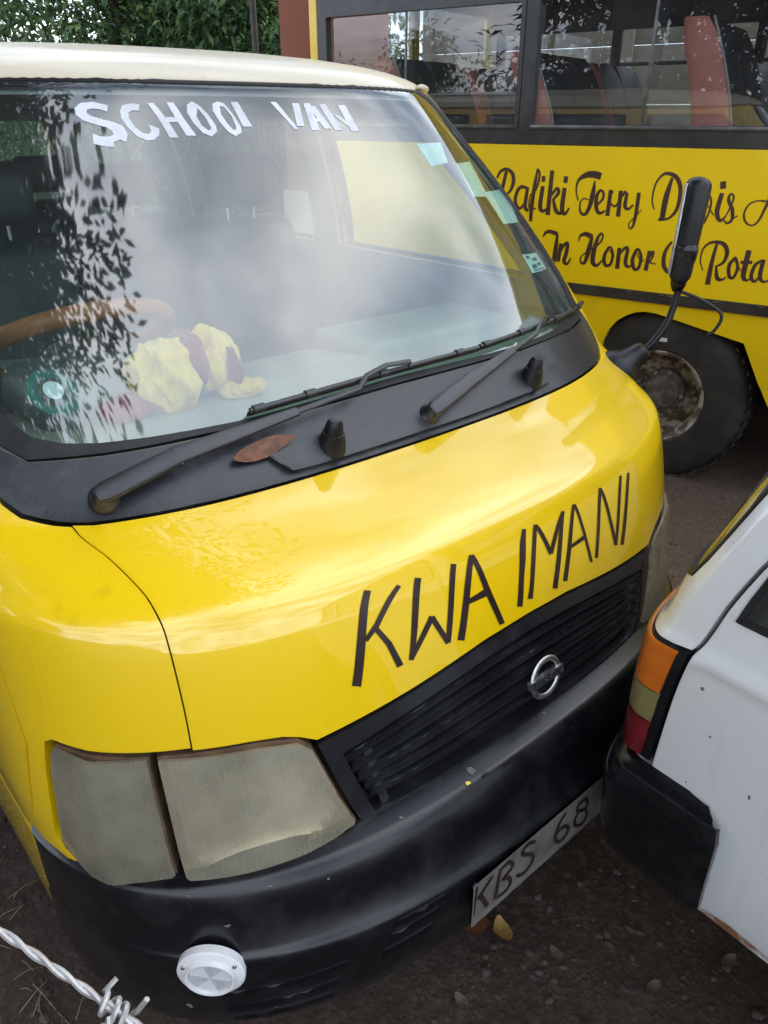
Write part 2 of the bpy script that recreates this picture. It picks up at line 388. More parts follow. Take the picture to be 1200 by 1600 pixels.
STICKERS=[[(0.374, 12.146), (0.489, 12.152), (0.45, 11.827), (0.368, 11.795)], [(0.49, 11.806), (0.585, 11.816), (0.544, 11.393), (0.532, 11.235), (0.454, 11.27)], [(0.521, 11.316), (0.733, 11.293), (0.62, 10.741), (0.511, 10.778)], [(0.502, 10.257), (0.598, 10.206), (0.598, 9.918), (0.494, 9.944)]]
PLATE_TXT=[[[(-0.2774, 0.4908, 0.0045), (-0.2804, 0.4158, 0.0039)], [(-0.2324, 0.4842, 0.0033), (-0.2692, 0.4538, 0.0039)], [(-0.2648, 0.4621, 0.0039), (-0.2402, 0.4083, 0.0045)]], [[(-0.2112, 0.4834, 0.0036), (-0.2178, 0.4098, 0.0039)], [(-0.2122, 0.4825, 0.003), (-0.1861, 0.4832, 0.0036), (-0.1743, 0.4608, 0.0039), (-0.2021, 0.449, 0.003)], [(-0.2021, 0.449, 0.003), (-0.1817, 0.4359, 0.0036), (-0.1761, 0.4135, 0.0039), (-0.1935, 0.4032, 0.0036), (-0.2179, 0.4106, 0.003)]], [[(-0.1092, 0.4759, 0.0033), (-0.1273, 0.4876, 0.0036), (-0.1446, 0.4839, 0.0036), (-0.1437, 0.4691, 0.0036), (-0.1149, 0.4453, 0.0036), (-0.1107, 0.4234, 0.0039), (-0.1265, 0.411, 0.0036), (-0.1438, 0.4111, 0.0033), (-0.1578, 0.4232, 0.003)]], [[(-0.0156, 0.4833, 0.0033), (-0.0318, 0.4696, 0.0036), (-0.0412, 0.4405, 0.0039), (-0.0347, 0.4185, 0.0036), (-0.0166, 0.406, 0.0036), (0.0026, 0.417, 0.0039), (-0.0017, 0.4361, 0.0036), (-0.0217, 0.4472, 0.0033), (-0.0372, 0.4409, 0.003)]], [[(0.0525, 0.4764, 0.003), (0.028, 0.4753, 0.0033), (0.0295, 0.4567, 0.0033), (0.0561, 0.4434, 0.0033), (0.0625, 0.4554, 0.0033), (0.0515, 0.4771, 0.003)], [(0.0343, 0.4542, 0.003), (0.0229, 0.435, 0.0036), (0.0299, 0.4138, 0.0033), (0.0538, 0.3999, 0.0033), (0.0685, 0.4153, 0.0033), (0.057, 0.439, 0.003)]]]
BUS_TXT=[[[(1.267, 1.425, 0.0097), (1.249, 1.456, 0.0145), (1.214, 1.469, 0.0159), (1.179, 1.448, 0.019), (1.171, 1.409, 0.0206), (1.183, 1.371, 0.016), (1.2, 1.352, 0.0112)], [(1.215, 1.457, 0.0175), (1.234, 1.37, 0.021), (1.263, 1.273, 0.0231)]], [[(1.092, 1.384, 0.014), (1.124, 1.388, 0.0172), (1.145, 1.364, 0.019), (1.153, 1.32, 0.0175), (1.13, 1.284, 0.0159), (1.104, 1.302, 0.0126), (1.089, 1.35, 0.0109)], [(1.088, 1.386, 0.0171), (1.094, 1.296, 0.0204), (1.074, 1.276, 0.0141)]], [[(1.041, 1.475, 0.0106), (1.051, 1.385, 0.02), (1.057, 1.285, 0.0218), (1.056, 1.227, 0.0173)], [(1.041, 1.475, 0.0106), (1.027, 1.451, 0.0121), (1.035, 1.395, 0.0122), (1.058, 1.351, 0.0093)], [(1.068, 1.358, 0.0062), (1.074, 1.317, 0.0078), (1.064, 1.284, 0.0094), (1.032, 1.29, 0.0077)]], [[(1.004, 1.395, 0.0212), (1.01, 1.301, 0.0231), (0.992, 1.279, 0.0169), (0.974, 1.29, 0.0091)], [(1.004, 1.442, 0.0196), (1.004, 1.419, 0.0197)]], [[(0.961, 1.469, 0.0223), (0.964, 1.264, 0.0244)], [(0.953, 1.357, 0.012), (0.928, 1.389, 0.0164), (0.916, 1.371, 0.0178), (0.943, 1.334, 0.012)], [(0.941, 1.338, 0.0135), (0.923, 1.289, 0.0211), (0.9, 1.273, 0.0165), (0.886, 1.282, 0.0089)]], [[(0.886, 1.392, 0.0221), (0.889, 1.298, 0.0238), (0.871, 1.273, 0.0163), (0.851, 1.302, 0.0088)], [(0.884, 1.445, 0.0234), (0.885, 1.419, 0.022)]], [[(0.808, 1.339, 0.0072), (0.824, 1.385, 0.0087), (0.816, 1.433, 0.0144), (0.779, 1.457, 0.0269), (0.741, 1.461, 0.0322), (0.708, 1.454, 0.032)], [(0.733, 1.433, 0.007), (0.736, 1.374, 0.0241), (0.745, 1.316, 0.0214), (0.762, 1.279, 0.0159), (0.788, 1.284, 0.0116), (0.796, 1.325, 0.0087), (0.782, 1.349, 0.0072), (0.756, 1.346, 0.0057)]], [[(0.708, 1.323, 0.0085), (0.684, 1.351, 0.0126), (0.682, 1.379, 0.0125), (0.7, 1.391, 0.0126), (0.715, 1.362, 0.0183), (0.71, 1.311, 0.0198), (0.691, 1.287, 0.0155), (0.663, 1.3, 0.0084)]], [[(0.648, 1.394, 0.0193), (0.649, 1.279, 0.021)], [(0.653, 1.359, 0.0083), (0.638, 1.391, 0.0151)]], [[(0.598, 1.393, 0.019), (0.595, 1.279, 0.022)], [(0.643, 1.337, 0.0069), (0.617, 1.323, 0.0096), (0.6, 1.349, 0.0082)], [(0.595, 1.362, 0.0095), (0.573, 1.393, 0.0162)]], [[(0.565, 1.385, 0.0148), (0.568, 1.329, 0.019), (0.55, 1.314, 0.0122), (0.529, 1.334, 0.0094)], [(0.509, 1.388, 0.0186), (0.509, 1.298, 0.0174), (0.515, 1.241, 0.0122), (0.528, 1.227, 0.0082), (0.537, 1.249, 0.0061), (0.511, 1.282, 0.006), (0.485, 1.315, 0.0053)]], [[(0.425, 1.32, 0.006), (0.441, 1.362, 0.0078), (0.436, 1.43, 0.0089), (0.411, 1.47, 0.0118), (0.383, 1.478, 0.0152), (0.349, 1.466, 0.0185), (0.325, 1.434, 0.0196), (0.316, 1.391, 0.0185), (0.32, 1.33, 0.0163), (0.343, 1.292, 0.0118), (0.376, 1.277, 0.0096), (0.398, 1.277, 0.012)], [(0.364, 1.46, 0.0128), (0.378, 1.377, 0.026), (0.382, 1.281, 0.0239)]], [[(0.243, 1.389, 0.0102), (0.269, 1.388, 0.0126), (0.281, 1.349, 0.015), (0.268, 1.305, 0.0138), (0.246, 1.292, 0.0103), (0.232, 1.329, 0.008)], [(0.241, 1.392, 0.0158), (0.236, 1.313, 0.0171), (0.213, 1.286, 0.0102)]], [[(0.229, 1.387, 0.0056), (0.215, 1.391, 0.0135), (0.21, 1.331, 0.0169), (0.193, 1.274, 0.0125), (0.176, 1.316, 0.009), (0.172, 1.363, 0.0089), (0.187, 1.398, 0.0078), (0.197, 1.389, 0.0056), (0.182, 1.349, 0.0045), (0.152, 1.312, 0.0056)]], [[(0.133, 1.404, 0.0197), (0.14, 1.327, 0.021), (0.12, 1.29, 0.0144), (0.1, 1.31, 0.0066)], [(0.137, 1.452, 0.025), (0.133, 1.427, 0.0251)]], [[(0.1, 1.305, 0.0055), (0.084, 1.36, 0.0076), (0.08, 1.392, 0.0086), (0.095, 1.405, 0.0086), (0.1, 1.38, 0.0141), (0.076, 1.339, 0.0163), (0.07, 1.298, 0.0131), (0.087, 1.281, 0.0088), (0.104, 1.293, 0.0066)], [(0.076, 1.295, 0.0076), (0.048, 1.316, 0.0054)]], [[(-0.067, 1.383, 0.0062), (-0.022, 1.382, 0.0063), (0.011, 1.364, 0.0074), (0.023, 1.323, 0.0086), (0.007, 1.289, 0.0086), (-0.022, 1.28, 0.0074), (-0.044, 1.303, 0.0095), (-0.061, 1.363, 0.0124), (-0.083, 1.452, 0.0122)], [(-0.084, 1.452, 0.0152), (-0.088, 1.333, 0.0186), (-0.105, 1.302, 0.0113)], [(-0.039, 1.38, 0.0062), (-0.09, 1.385, 0.0061)]], [[(0.481, 1.134, 0.0138), (0.494, 1.084, 0.019), (0.479, 1.042, 0.0165), (0.458, 1.05, 0.0151), (0.454, 1.099, 0.0162), (0.471, 1.135, 0.0112), (0.481, 1.127, 0.005), (0.453, 1.081, 0.005), (0.436, 1.089, 0.005)]], [[(0.417, 1.131, 0.0172), (0.422, 1.041, 0.0212)], [(0.421, 1.078, 0.0062), (0.401, 1.13, 0.0135), (0.397, 1.11, 0.0098), (0.406, 1.08, 0.0074), (0.377, 1.075, 0.0055)]], [[(0.319, 1.182, 0.0107), (0.342, 1.136, 0.0169), (0.341, 1.08, 0.0206), (0.319, 1.046, 0.0169), (0.294, 1.043, 0.0132), (0.269, 1.069, 0.0155), (0.263, 1.123, 0.0165), (0.28, 1.171, 0.013), (0.308, 1.177, 0.0059)]], [[(0.232, 1.172, 0.0081), (0.23, 1.108, 0.0164), (0.23, 1.037, 0.0153)], [(0.232, 1.172, 0.0081), (0.223, 1.158, 0.0081), (0.226, 1.114, 0.007)], [(0.24, 1.095, 0.007), (0.22, 1.1, 0.007)]], [[(0.153, 1.065, 0.0046), (0.173, 1.108, 0.0069), (0.171, 1.16, 0.0086), (0.149, 1.189, 0.0113), (0.116, 1.198, 0.0145), (0.081, 1.189, 0.0188), (0.062, 1.155, 0.0188), (0.071, 1.111, 0.0134), (0.102, 1.089, 0.0068)], [(0.114, 1.19, 0.0123), (0.121, 1.107, 0.0181), (0.122, 1.008, 0.0241)], [(0.098, 1.089, 0.009), (0.085, 1.041, 0.0192), (0.062, 1.034, 0.0112), (0.046, 1.048, 0.0056)]], [[(0.021, 1.139, 0.011), (0.042, 1.103, 0.0166), (0.034, 1.055, 0.0156), (0.014, 1.049, 0.0122), (0.004, 1.092, 0.0142), (0.019, 1.136, 0.0088), (0.023, 1.124, 0.0044), (-0.013, 1.082, 0.0055)]], [[(-0.029, 1.171, 0.0236), (-0.027, 1.064, 0.0218), (-0.045, 1.043, 0.012), (-0.059, 1.053, 0.0054)], [(-0.005, 1.119, 0.0142), (-0.052, 1.123, 0.015)]], [[(-0.093, 1.135, 0.0106), (-0.068, 1.113, 0.015), (-0.061, 1.062, 0.0162), (-0.08, 1.041, 0.0129), (-0.096, 1.071, 0.0085), (-0.1, 1.116, 0.0074)], [(-0.098, 1.138, 0.018), (-0.098, 1.066, 0.0181), (-0.118, 1.044, 0.0117), (-0.142, 1.056, 0.0074)]], [[(0.978, 1.153, 0.0062), (0.967, 1.174, 0.0139), (0.944, 1.183, 0.0184), (0.903, 1.175, 0.0212)], [(0.9, 1.174, 0.0121), (0.902, 1.098, 0.0245), (0.907, 1.028, 0.0216)]], [[(0.875, 1.128, 0.0197), (0.883, 1.041, 0.0214)], [(0.879, 1.073, 0.0076), (0.859, 1.121, 0.0151), (0.84, 1.131, 0.0195), (0.842, 1.083, 0.0211), (0.85, 1.044, 0.0197), (0.831, 1.032, 0.0136), (0.814, 1.062, 0.0075)]], [[(0.782, 1.146, 0.0059), (0.775, 1.175, 0.0132), (0.747, 1.185, 0.0218), (0.716, 1.174, 0.0259)], [(0.714, 1.175, 0.0144), (0.723, 1.114, 0.0262), (0.737, 1.048, 0.0162), (0.759, 1.049, 0.0104), (0.758, 1.077, 0.0074), (0.723, 1.106, 0.0073), (0.677, 1.141, 0.01), (0.658, 1.176, 0.0099), (0.668, 1.194, 0.0114), (0.684, 1.17, 0.0157), (0.696, 1.109, 0.0246), (0.695, 1.055, 0.0233), (0.672, 1.039, 0.0145), (0.642, 1.074, 0.0064)]], [[(0.62, 1.134, 0.0127), (0.639, 1.088, 0.0185), (0.629, 1.047, 0.0172), (0.603, 1.051, 0.0142), (0.596, 1.095, 0.0155), (0.611, 1.133, 0.0113), (0.62, 1.123, 0.0049), (0.591, 1.092, 0.0049)]], [[(0.567, 1.132, 0.0195), (0.565, 1.036, 0.0225)], [(0.568, 1.091, 0.007), (0.542, 1.133, 0.0138), (0.525, 1.131, 0.0165), (0.528, 1.071, 0.0194), (0.513, 1.049, 0.0138), (0.491, 1.061, 0.0069)]]]

# ---------------------------------------------------------------- materials
def paint(name, col, dirt=(.2, .15, .08), dirt_amt=.25, coat=1., rough=.35, wav=.035):
    m, n, l, b = nodes_of(name)
    b.inputs['Roughness'].default_value = rough; b.inputs['Coat Weight'].default_value = coat; b.inputs['Coat Roughness'].default_value = .05; b.inputs['Coat IOR'].default_value = 1.75
    b.inputs['Specular IOR Level'].default_value = .4
    x = noise_node(n, l, 3.2, 8, .68); f = ramp(n, l, x.outputs['Fac'], [(.56, 0), (.82, dirt_amt)])
    x2 = noise_node(n, l, 1.3, 3, .5); c2 = mixc(n, l, x2.outputs['Fac'], tuple(q*.94 for q in col), tuple(min(1, q*1.05) for q in col))
    c3 = mixc(n, l, f, c2, dirt)
    sx = noise_node(n, l, 26, 3, .5, stretch=(1, 1, .12)); c3 = mixc(n, l, ramp(n, l, sx.outputs['Fac'], [(.66, 0), (.80, .22)]), c3, tuple(q*.45 for q in col))
    sp = noise_node(n, l, 95, 2, .5); c3 = mixc(n, l, ramp(n, l, sp.outputs['Fac'], [(.73, 0), (.78, .5)]), c3, tuple(q*.35+.02 for q in col))
    l.new(c3, b.inputs['Base Color'])
    # speckle chips
    y = noise_node(n, l, 5, 3, .5); q1 = bump(n, l, b, y.outputs['Fac'], wav, .01)
    y2 = noise_node(n, l, 420, 2, .5); bump(n, l, b, y2.outputs['Fac'], .035, .0008, q1)
    q = n.new('ShaderNodeBump'); q.inputs['Strength'].default_value = wav; q.inputs['Distance'].default_value = .008; l.new(y.outputs['Fac'], q.inputs['Height']); l.new(q.outputs[0], b.inputs['Coat Normal'])
    r = ramp(n, l, x.outputs['Fac'], [(.45, .015), (.8, .09)]); l.new(r, b.inputs['Coat Roughness'])
    MATS[name] = m; return m
def glass(name, tint=(.82, .92, .88), f0=.08, dust=.06, dcol=(.55, .56, .55), streak=None, rough=.0, dscale=2.5):
    m, n, l, b = nodes_of(name); n.remove(b); o = n['Material Output']
    tr = n.new('ShaderNodeBsdfTransparent'); tr.inputs[0].default_value = (*tint, 1)
    gl = n.new('ShaderNodeBsdfGlossy'); gl.inputs['Roughness'].default_value = rough; gl.inputs['Color'].default_value = (1, 1, 1, 1)
    lw = n.new('ShaderNodeLayerWeight'); lw.inputs['Blend'].default_value = .5
    p = n.new('ShaderNodeMath'); p.operation = 'POWER'; l.new(lw.outputs['Facing'], p.inputs[0]); p.inputs[1].default_value = 4.2
    q = n.new('ShaderNodeMath'); q.operation = 'MULTIPLY_ADD'; l.new(p.outputs[0], q.inputs[0]); q.inputs[1].default_value = 1-f0; q.inputs[2].default_value = f0
    a = n.new('ShaderNodeMixShader'); l.new(q.outputs[0], a.inputs[0]); l.new(tr.outputs[0], a.inputs[1]); l.new(gl.outputs[0], a.inputs[2])
    df = n.new('ShaderNodeBsdfDiffuse'); df.inputs[0].default_value = (*dcol, 1)
    x = noise_node(n, l, dscale, 6, .62, stretch=streak); f = ramp(n, l, x.outputs['Fac'], [(.3, dust*.4), (.75, dust*1.7)])
    c = n.new('ShaderNodeMixShader'); l.new(f, c.inputs[0]); l.new(a.outputs[0], c.inputs[1]); l.new(df.outputs[0], c.inputs[2])
    l.new(c.outputs[0], o.inputs['Surface']); MATS[name] = m; return m
YEL = (.88, .575, .0015)
M_yel = paint('van_yellow_paint', YEL, (.36, .24, .03), .14)
M_cream = paint('roof_cream_paint', (.62, .55, .40), (.36, .32, .24), .35, coat=.35, rough=.5)
M_busy = paint('bus_yellow_paint', (.90, .61, .002), (.45, .3, .05), .3, coat=.5, rough=.4)
M_white = paint('car_white_paint', (.74, .75, .75), (.42, .36, .28), .3)
M_black = mat('black_plastic', (.006, .0065, .008), .36, spec=.4, col2=(.020, .021, .024), nscale=9, lo=.45, hi=.8, bscale=260, bstr=.12, bdist=.001, rvar=.25)
M_cowl = mat('weathered_black_cowl', (.010, .011, .014), .36, spec=.6, col2=(.060, .062, .070), nscale=9, lo=.5, hi=.75, bscale=180, bstr=.25, bdist=.0015, rvar=.2)
M_bump = mat('painted_black_bumper', (.005, .0055, .007), .27, spec=.38, col2=(.030, .030, .032), nscale=9, lo=.48, hi=.90, bscale=60, bstr=.10, bdist=.002, rvar=.25, coat=.35, coat_r=.2)
M_grille = mat('faded_black_grille', (.011, .012, .015), .30, spec=.75, col2=(.032, .033, .038), nscale=8, lo=.45, hi=.8, coat=.4, coat_r=.22, rvar=.2)
M_rubber = mat('rubber', (.009, .009, .010), .5, spec=.35, col2=(.022, .022, .023), nscale=12, bscale=90, bstr=.2)
M_dark = mat('dark_void', (.008, .008, .009), .8)
M_wiper = mat('wiper_black', (.012, .012, .014), .40, spec=.7, col2=(.035, .035, .038), nscale=20, lo=.5, hi=.8)
M_ink = mat('lettering_black_brown', (.020, .012, .011), .35, col2=(.045, .025, .022), nscale=15)
M_inkbus = mat('bus_lettering_brown', (.045, .016, .014), .45, col2=(.07, .03, .025), nscale=6)
M_vinyl = mat('white_vinyl', (.64, .65, .67), .5, col2=(.50, .51, .54), nscale=18)
M_chrome = mat('worn_chrome', (.60, .60, .60), .40, 1.0, col2=(.40, .39, .38), nscale=60, lo=.5, hi=.75, rvar=.3)
M_rust = mat('rusty_dirt', (.09, .055, .03), .85, col2=(.18, .10, .05), nscale=30, bscale=120, bstr=.4)
M_lensw = None
def lens(name, col, col2, ribscale, axis='x', rough=.18, trans=.0):
    m, n, l, b = nodes_of(name)
    b.inputs['Roughness'].default_value = rough; b.inputs['Coat Weight'].default_value = .6; b.inputs['Coat Roughness'].default_value = .12
    x = noise_node(n, l, 9, 6, .65, stretch=(1, 1, 3)); f = ramp(n, l, x.outputs['Fac'], [(.35, 0), (.7, 1)]); l.new(mixc(n, l, f, col, col2), b.inputs['Base Color'])
    b.inputs['Subsurface Weight'].default_value = .25; b.inputs['Subsurface Scale'].default_value = .02
    t = n.new('ShaderNodeTexCoord'); w = n.new('ShaderNodeTexWave'); w.bands_direction = axis.upper(); w.inputs['Scale'].default_value = ribscale; w.inputs['Distortion'].default_value = .3
    l.new(t.outputs['Object'], w.inputs['Vector']); q = bump(n, l, b, w.outputs['Fac'], .35, .0015)
    x2 = noise_node(n, l, 60, 3, .5); bump(n, l, b, x2.outputs['Fac'], .12, .001, q)
    MATS[name] = m; return m
def clearlens(name, tint, haze, hazecol, ribs, f0=.06):
    """yellowed, crazed plastic lamp lens: partly see-through, partly milky, moulded vertical ribs"""
    m, n, l, b = nodes_of(name); o = n['Material Output']
    b.inputs['Roughness'].default_value = .3; b.inputs['Coat Weight'].default_value = .8; b.inputs['Coat Roughness'].default_value = .10
    x = noise_node(n, l, 9, 4, .55); l.new(mixc(n, l, ramp(n, l, x.outputs['Fac'], [(.35, 0), (.7, 1)]), hazecol, tuple(q*.62 for q in hazecol)), b.inputs['Base Color'])
    t = n.new('ShaderNodeTexCoord'); w = n.new('ShaderNodeTexWave'); w.bands_direction = 'X'; w.inputs['Scale'].default_value = ribs; w.inputs['Distortion'].default_value = .15
    l.new(t.outputs['Object'], w.inputs['Vector']); bump(n, l, b, w.outputs['Fac'], .06, .0010)
    tr = n.new('ShaderNodeBsdfTransparent'); tr.inputs[0].default_value = (*tint, 1)
    y = noise_node(n, l, 5, 5, .6); mm = n.new('ShaderNodeMath'); mm.operation = 'MULTIPLY_ADD'; mm.inputs[1].default_value = .025; mm.inputs[2].default_value = haze-.10
    a2 = n.new('ShaderNodeMath'); a2.operation = 'ADD'; l.new(ramp(n, l, y.outputs['Fac'], [(.3, 0), (.75, .22)]), a2.inputs[0]); l.new(w.outputs['Fac'], mm.inputs[0]); l.new(mm.outputs[0], a2.inputs[1])
    ms = n.new('ShaderNodeMixShader'); l.new(a2.outputs[0], ms.inputs[0]); l.new(tr.outputs[0], ms.inputs[1]); l.new(b.outputs[0], ms.inputs[2]); l.new(ms.outputs[0], o.inputs['Surface'])
    MATS[name] = m; return m
M_lens = clearlens('yellowed_headlight_lens', (.92, .88, .74), .45, (.54, .50, .37), 34)
M_reflector = mat('tarnished_reflector', (.80, .78, .70), .22, .9, col2=(.62, .58, .46), nscale=12, rvar=.2)
M_lampin = mat('lamp_inner_housing', (.20, .18, .13), .6, col2=(.12, .10, .07), nscale=10)
M_turn = clearlens('yellowed_turn_lens', (.82, .78, .64), .47, (.42, .39, .285), 48)
M_lens_o = lens('orange_lens', (.70, .18, .010), (.52, .12, .01), 90, 'z', .2)
M_lens_c = lens('clear_lens', (.25, .22, .085), (.19, .165, .07), 90, 'z', .2)
M_lens_r = lens('red_lens', (.20, .008, .012), (.14, .006, .01), 90, 'z', .2)
M_wind = glass('windscreen_glass', (.74, .90, .85), .14, .03, (.50, .53, .53), rough=.03)
M_side = glass('van_side_glass', (.80, .90, .87), .07, .10, (.5, .55, .52))
M_busg = glass('bus_window_glass', (.74, .77, .79), .075, .03, (.5, .5, .5), dscale=3)
M_carg = glass('car_window_glass', (.25, .30, .28), .10, .05, (.45, .45, .42))
M_trim = mat('interior_grey_vinyl', (.36, .37, .34), .6, col2=(.28, .29, .27), nscale=4)
M_head = mat('headliner', (.50, .50, .47), .8, col2=(.40, .40, .38), nscale=3)
M_dash = mat('dashboard_plastic', (.24, .26, .20), .6, col2=(.17, .19, .15), nscale=5, bscale=200, bstr=.15, bdist=.001)
M_dash2 = mat('instrument_hood_plastic', (.10, .13, .11), .55, col2=(.06, .08, .07), nscale=6)
M_seat = mat('dark_seat_vinyl', (.022, .030, .034), .5, col2=(.045, .055, .058), nscale=5, bscale=80, bstr=.2)
M_wheelc = mat('brown_steering_cover', (.36, .125, .045), .45, col2=(.26, .085, .03), nscale=14, bscale=120, bstr=.3)
M_green = mat('sticker_green', (.012, .10, .085), .4, col2=(.02, .14, .11), nscale=30)
M_mint = mat('sticker_mint_paper', (.58, .66, .60), .5, col2=(.46, .56, .50), nscale=60)
M_stain = mat('sticker_print', (.05, .10, .09), .5)
M_plate = mat('dirty_white_plate', (.16, .152, .14), .5, col2=(.09, .075, .06), nscale=14, lo=.45, hi=.75, bscale=60, bstr=.1)
M_wht = mat('white_plastic', (.74, .74, .75), .35, col2=(.62, .61, .60), nscale=10)
M_refl = mat('reflector_grey', (.52, .52, .55), .22, col2=(.40, .40, .43), nscale=40, bscale=900, bstr=.6, bdist=.0012)
M_refl2 = mat('reflector_light', (.66, .66, .69), .25, bscale=500, bstr=.25, bdist=.001)
M_screw = mat('screw_steel', (.35, .34, .33), .4, 1.0)
M_tyre = mat('tyre_rubber', (.020, .019, .018), .75, col2=(.055, .045, .036), nscale=5, lo=.45, hi=.7, bscale=70, bstr=.3)
M_rim = mat('rusted_rim_paint', (.46, .42, .35), .6, col2=(.09, .065, .05), nscale=16, lo=.44, hi=.56, bscale=60, bstr=.3)
M_rimdark = mat('grimy_wheel_centre', (.09, .075, .062), .8, col2=(.22, .19, .16), nscale=20, bscale=60, bstr=.3)
M_bseat = mat('bus_seat_navy', (.020, .026, .042), .55, col2=(.034, .04, .058), nscale=5)
M_bpink = mat('bus_seat_salmon', (.56, .20, .15), .6, col2=(.46, .15, .11), nscale=6)
M_piping = mat('seat_piping', (.30, .30, .27), .6)
M_wallp = mat('pale_wall', (.38, .35, .29), .85, col2=(.27, .245, .20), nscale=2.2, bscale=30, bstr=.2)
M_terra = mat('terracotta_wall_paint', (.26, .085, .050), .85, col2=(.20, .10, .075), nscale=4, lo=.5, hi=.8, bscale=26, bstr=.3)
M_post = mat('dark_post_steel', (.05, .048, .046), .6, col2=(.10, .07, .05), nscale=10)
M_galv = mat('galvanised_wire', (.50, .49, .48), .42, .5, col2=(.34, .32, .30), nscale=60, bscale=200, bstr=.2)
M_wood = mat('grey_post_wood', (.16, .12, .09), .9, col2=(.10, .075, .055), nscale=8, bscale=60, bstr=.5, stretch=(1, 1, .15))

# ---------------------------------------------------------------- the yellow school van
van = thing('school_van', 'yellow school van with cream roof and black bumper, KWA IMANI painted on its nose', 'van')
def VS(u, v, o=0): return S(u, v, ROWS, o)
KV = (1.02, .10); KG = (1.02, .18)
def tab(T, x):
    x = abs(x)
    for (a, p), (b, q) in zip(T, T[1:]):
        if x <= b: return p+(q-p)*(x-a)/(b-a)
    return T[-1][1]
HT = [(0, 7.98), (.2, 8.0), (.385, 8.02), (.58, 8.06), (.62, 8.14), (.664, 8.28), (.684, 8.45), (.694, 8.62)]
HB = [(0, 2.36), (.1, 2.33), (.25, 2.15), (.425, 1.97), (.445, 2.08), (.47, 2.18), (.515, 2.25), (.62, 2.31)]
def lin(a, b, k): return [a+(b-a)*i/k for i in range(k+1)]
def both(poly): return [(-u, v) for u, v in reversed(poly)]
hood = panel('hood', [(u, tab(HB, u)) for u in lin(-.5998, .5998, 48)]+[(u, tab(HT, u)-.035) for u in lin(.5998, -.5998, 40)], [], VS, M_yel, van, .022, k=KV, thick=.02)
CP = [(.6022, 2.34), (.65, 2.34), (.744, 2.33), (.80, 2.39), (.815, 2.3), (.826, 1.9), (.843, 1.2), (.853, .75), (.82, .40), (.90, .38), (.926, .5), (.89, 1.1), (.853, 2.1), (.871, 3.25), (.878, 5), (.88, 8.55), (.697, 8.55), (.692, 8.43), (.672, 8.24), (.628, 8.09), (.6022, 8.04)]
for sd in (-1, 1):
    panel('corner_panel', CP if sd > 0 else both(CP), [], VS, M_yel, van, .022, k=KV, thick=.02)
GLS = [(0, 9.05), (.15, 9.02), (.275, 9.0), (.42, 9.03), (.5, 9.06), (.555, 9.11), (.60, 9.22), (.63, 9.5), (.655, 10), (.672, 10.6), (.668, 11.6), (.652, 12.4), (.625, 12.8), (.58, 12.99), (.5, 13.04), (.25, 13.05), (0, 13.05)]
OPN = [(0, 8.96), (.3, 8.93), (.5, 8.94), (.62, 8.97), (.662, 9.2), (.686, 9.6), (.700, 10.4), (.700, 11.6), (.686, 12.5), (.655, 12.95), (.60, 13.11), (.4, 13.16), (0, 13.17)]
def sym(h): return h+[(-u, v) for u, v in reversed(h) if u > 1e-6]
ws = panel('windscreen', sym(GLS), [], VS, M_wind, van, .04, off=-.002, k=KG, thick=.005, roll=0)
panel('windscreen_gasket', sym(OPN), [sym(GLS)], VS, M_rubber, van, .03, off=.002, k=KG, thick=.012, roll=.006, drop=.003)
cowl = panel('cowl', [(u, tab(HT, u)+.02) for u in lin(-.688, .688, 60)]+[(.686, 8.8), (.668, 9.05), (.655, 9.1), (.615, 8.93), (.5, 8.90), (.3, 8.89), (0, 8.92), (-.3, 8.89), (-.5, 8.90), (-.615, 8.93), (-.655, 9.1), (-.668, 9.05), (-.686, 8.8)], [], VS, M_cowl, van, .022, k=KV, thick=.02, roll=.004, drop=.002)
cpo = rounded([(-.262, 8.46), (-.238, 8.12), (-.19, 8.10), (.05, 8.10), (.25, 8.14), (.315, 8.20), (.325, 8.42), (.30, 8.70), (.1, 8.72), (-.1, 8.62)], .02)
panel('cowl_plate', cpo, [], VS, M_cowl, cowl, .015, off=.014, k=(1.02, .14), thick=.02, roll=.006, drop=.004)
PIL = [(.697, 8.585), (.674, 9.18), (.691, 9.6), (.704, 10.4), (.704, 11.6), (.690, 12.5), (.660, 12.98), (.615, 13.15), (.88, 13.15), (.88, 8.585)]
for sd in (-1, 1):
    q = PIL if sd > 0 else both(PIL)
    panel('windscreen_pillar', q, [], VS, M_yel, van, .03, k=KG, thick=.02)
    panel('pillar_trim', q, [], VS, M_trim, van, .04, off=-.035, k=KG, thick=0, roll=0)
def UY(y, v):
    r = row(ROWS, v); y1 = r[0]+r[3]; return 1+(y-y1)/(YB-y1)
def wnd(y0, y1, v0, v1, front=None):
    a = (lambda v: UY(y0, v)) if front is None else (lambda v: front)
    vs = lin(v0, v1, 6); p = [(a(v), v) for v in vs]+[(UY(y1, v), v) for v in reversed(vs)]
    return rounded([p[0]]+[p[6]]+[p[7]]+[p[13]], .03) if False else rounded(p, [.045]+[0]*5+[.045, .045]+[0]*5+[.045])
W_ = [wnd(0, 1.72, 9.3, 12.65, .945), wnd(1.86, 2.80, 9.3, 12.65), wnd(2.92, 3.88, 9.3, 12.65)]
SIDE = [(.930, .42), (.894, 1.1), (.858, 2.1), (.876, 3.25), (.884, 5), (.885, 13.15), (2, 13.15), (2, .0), (1.0, 0), (.935, .0)]
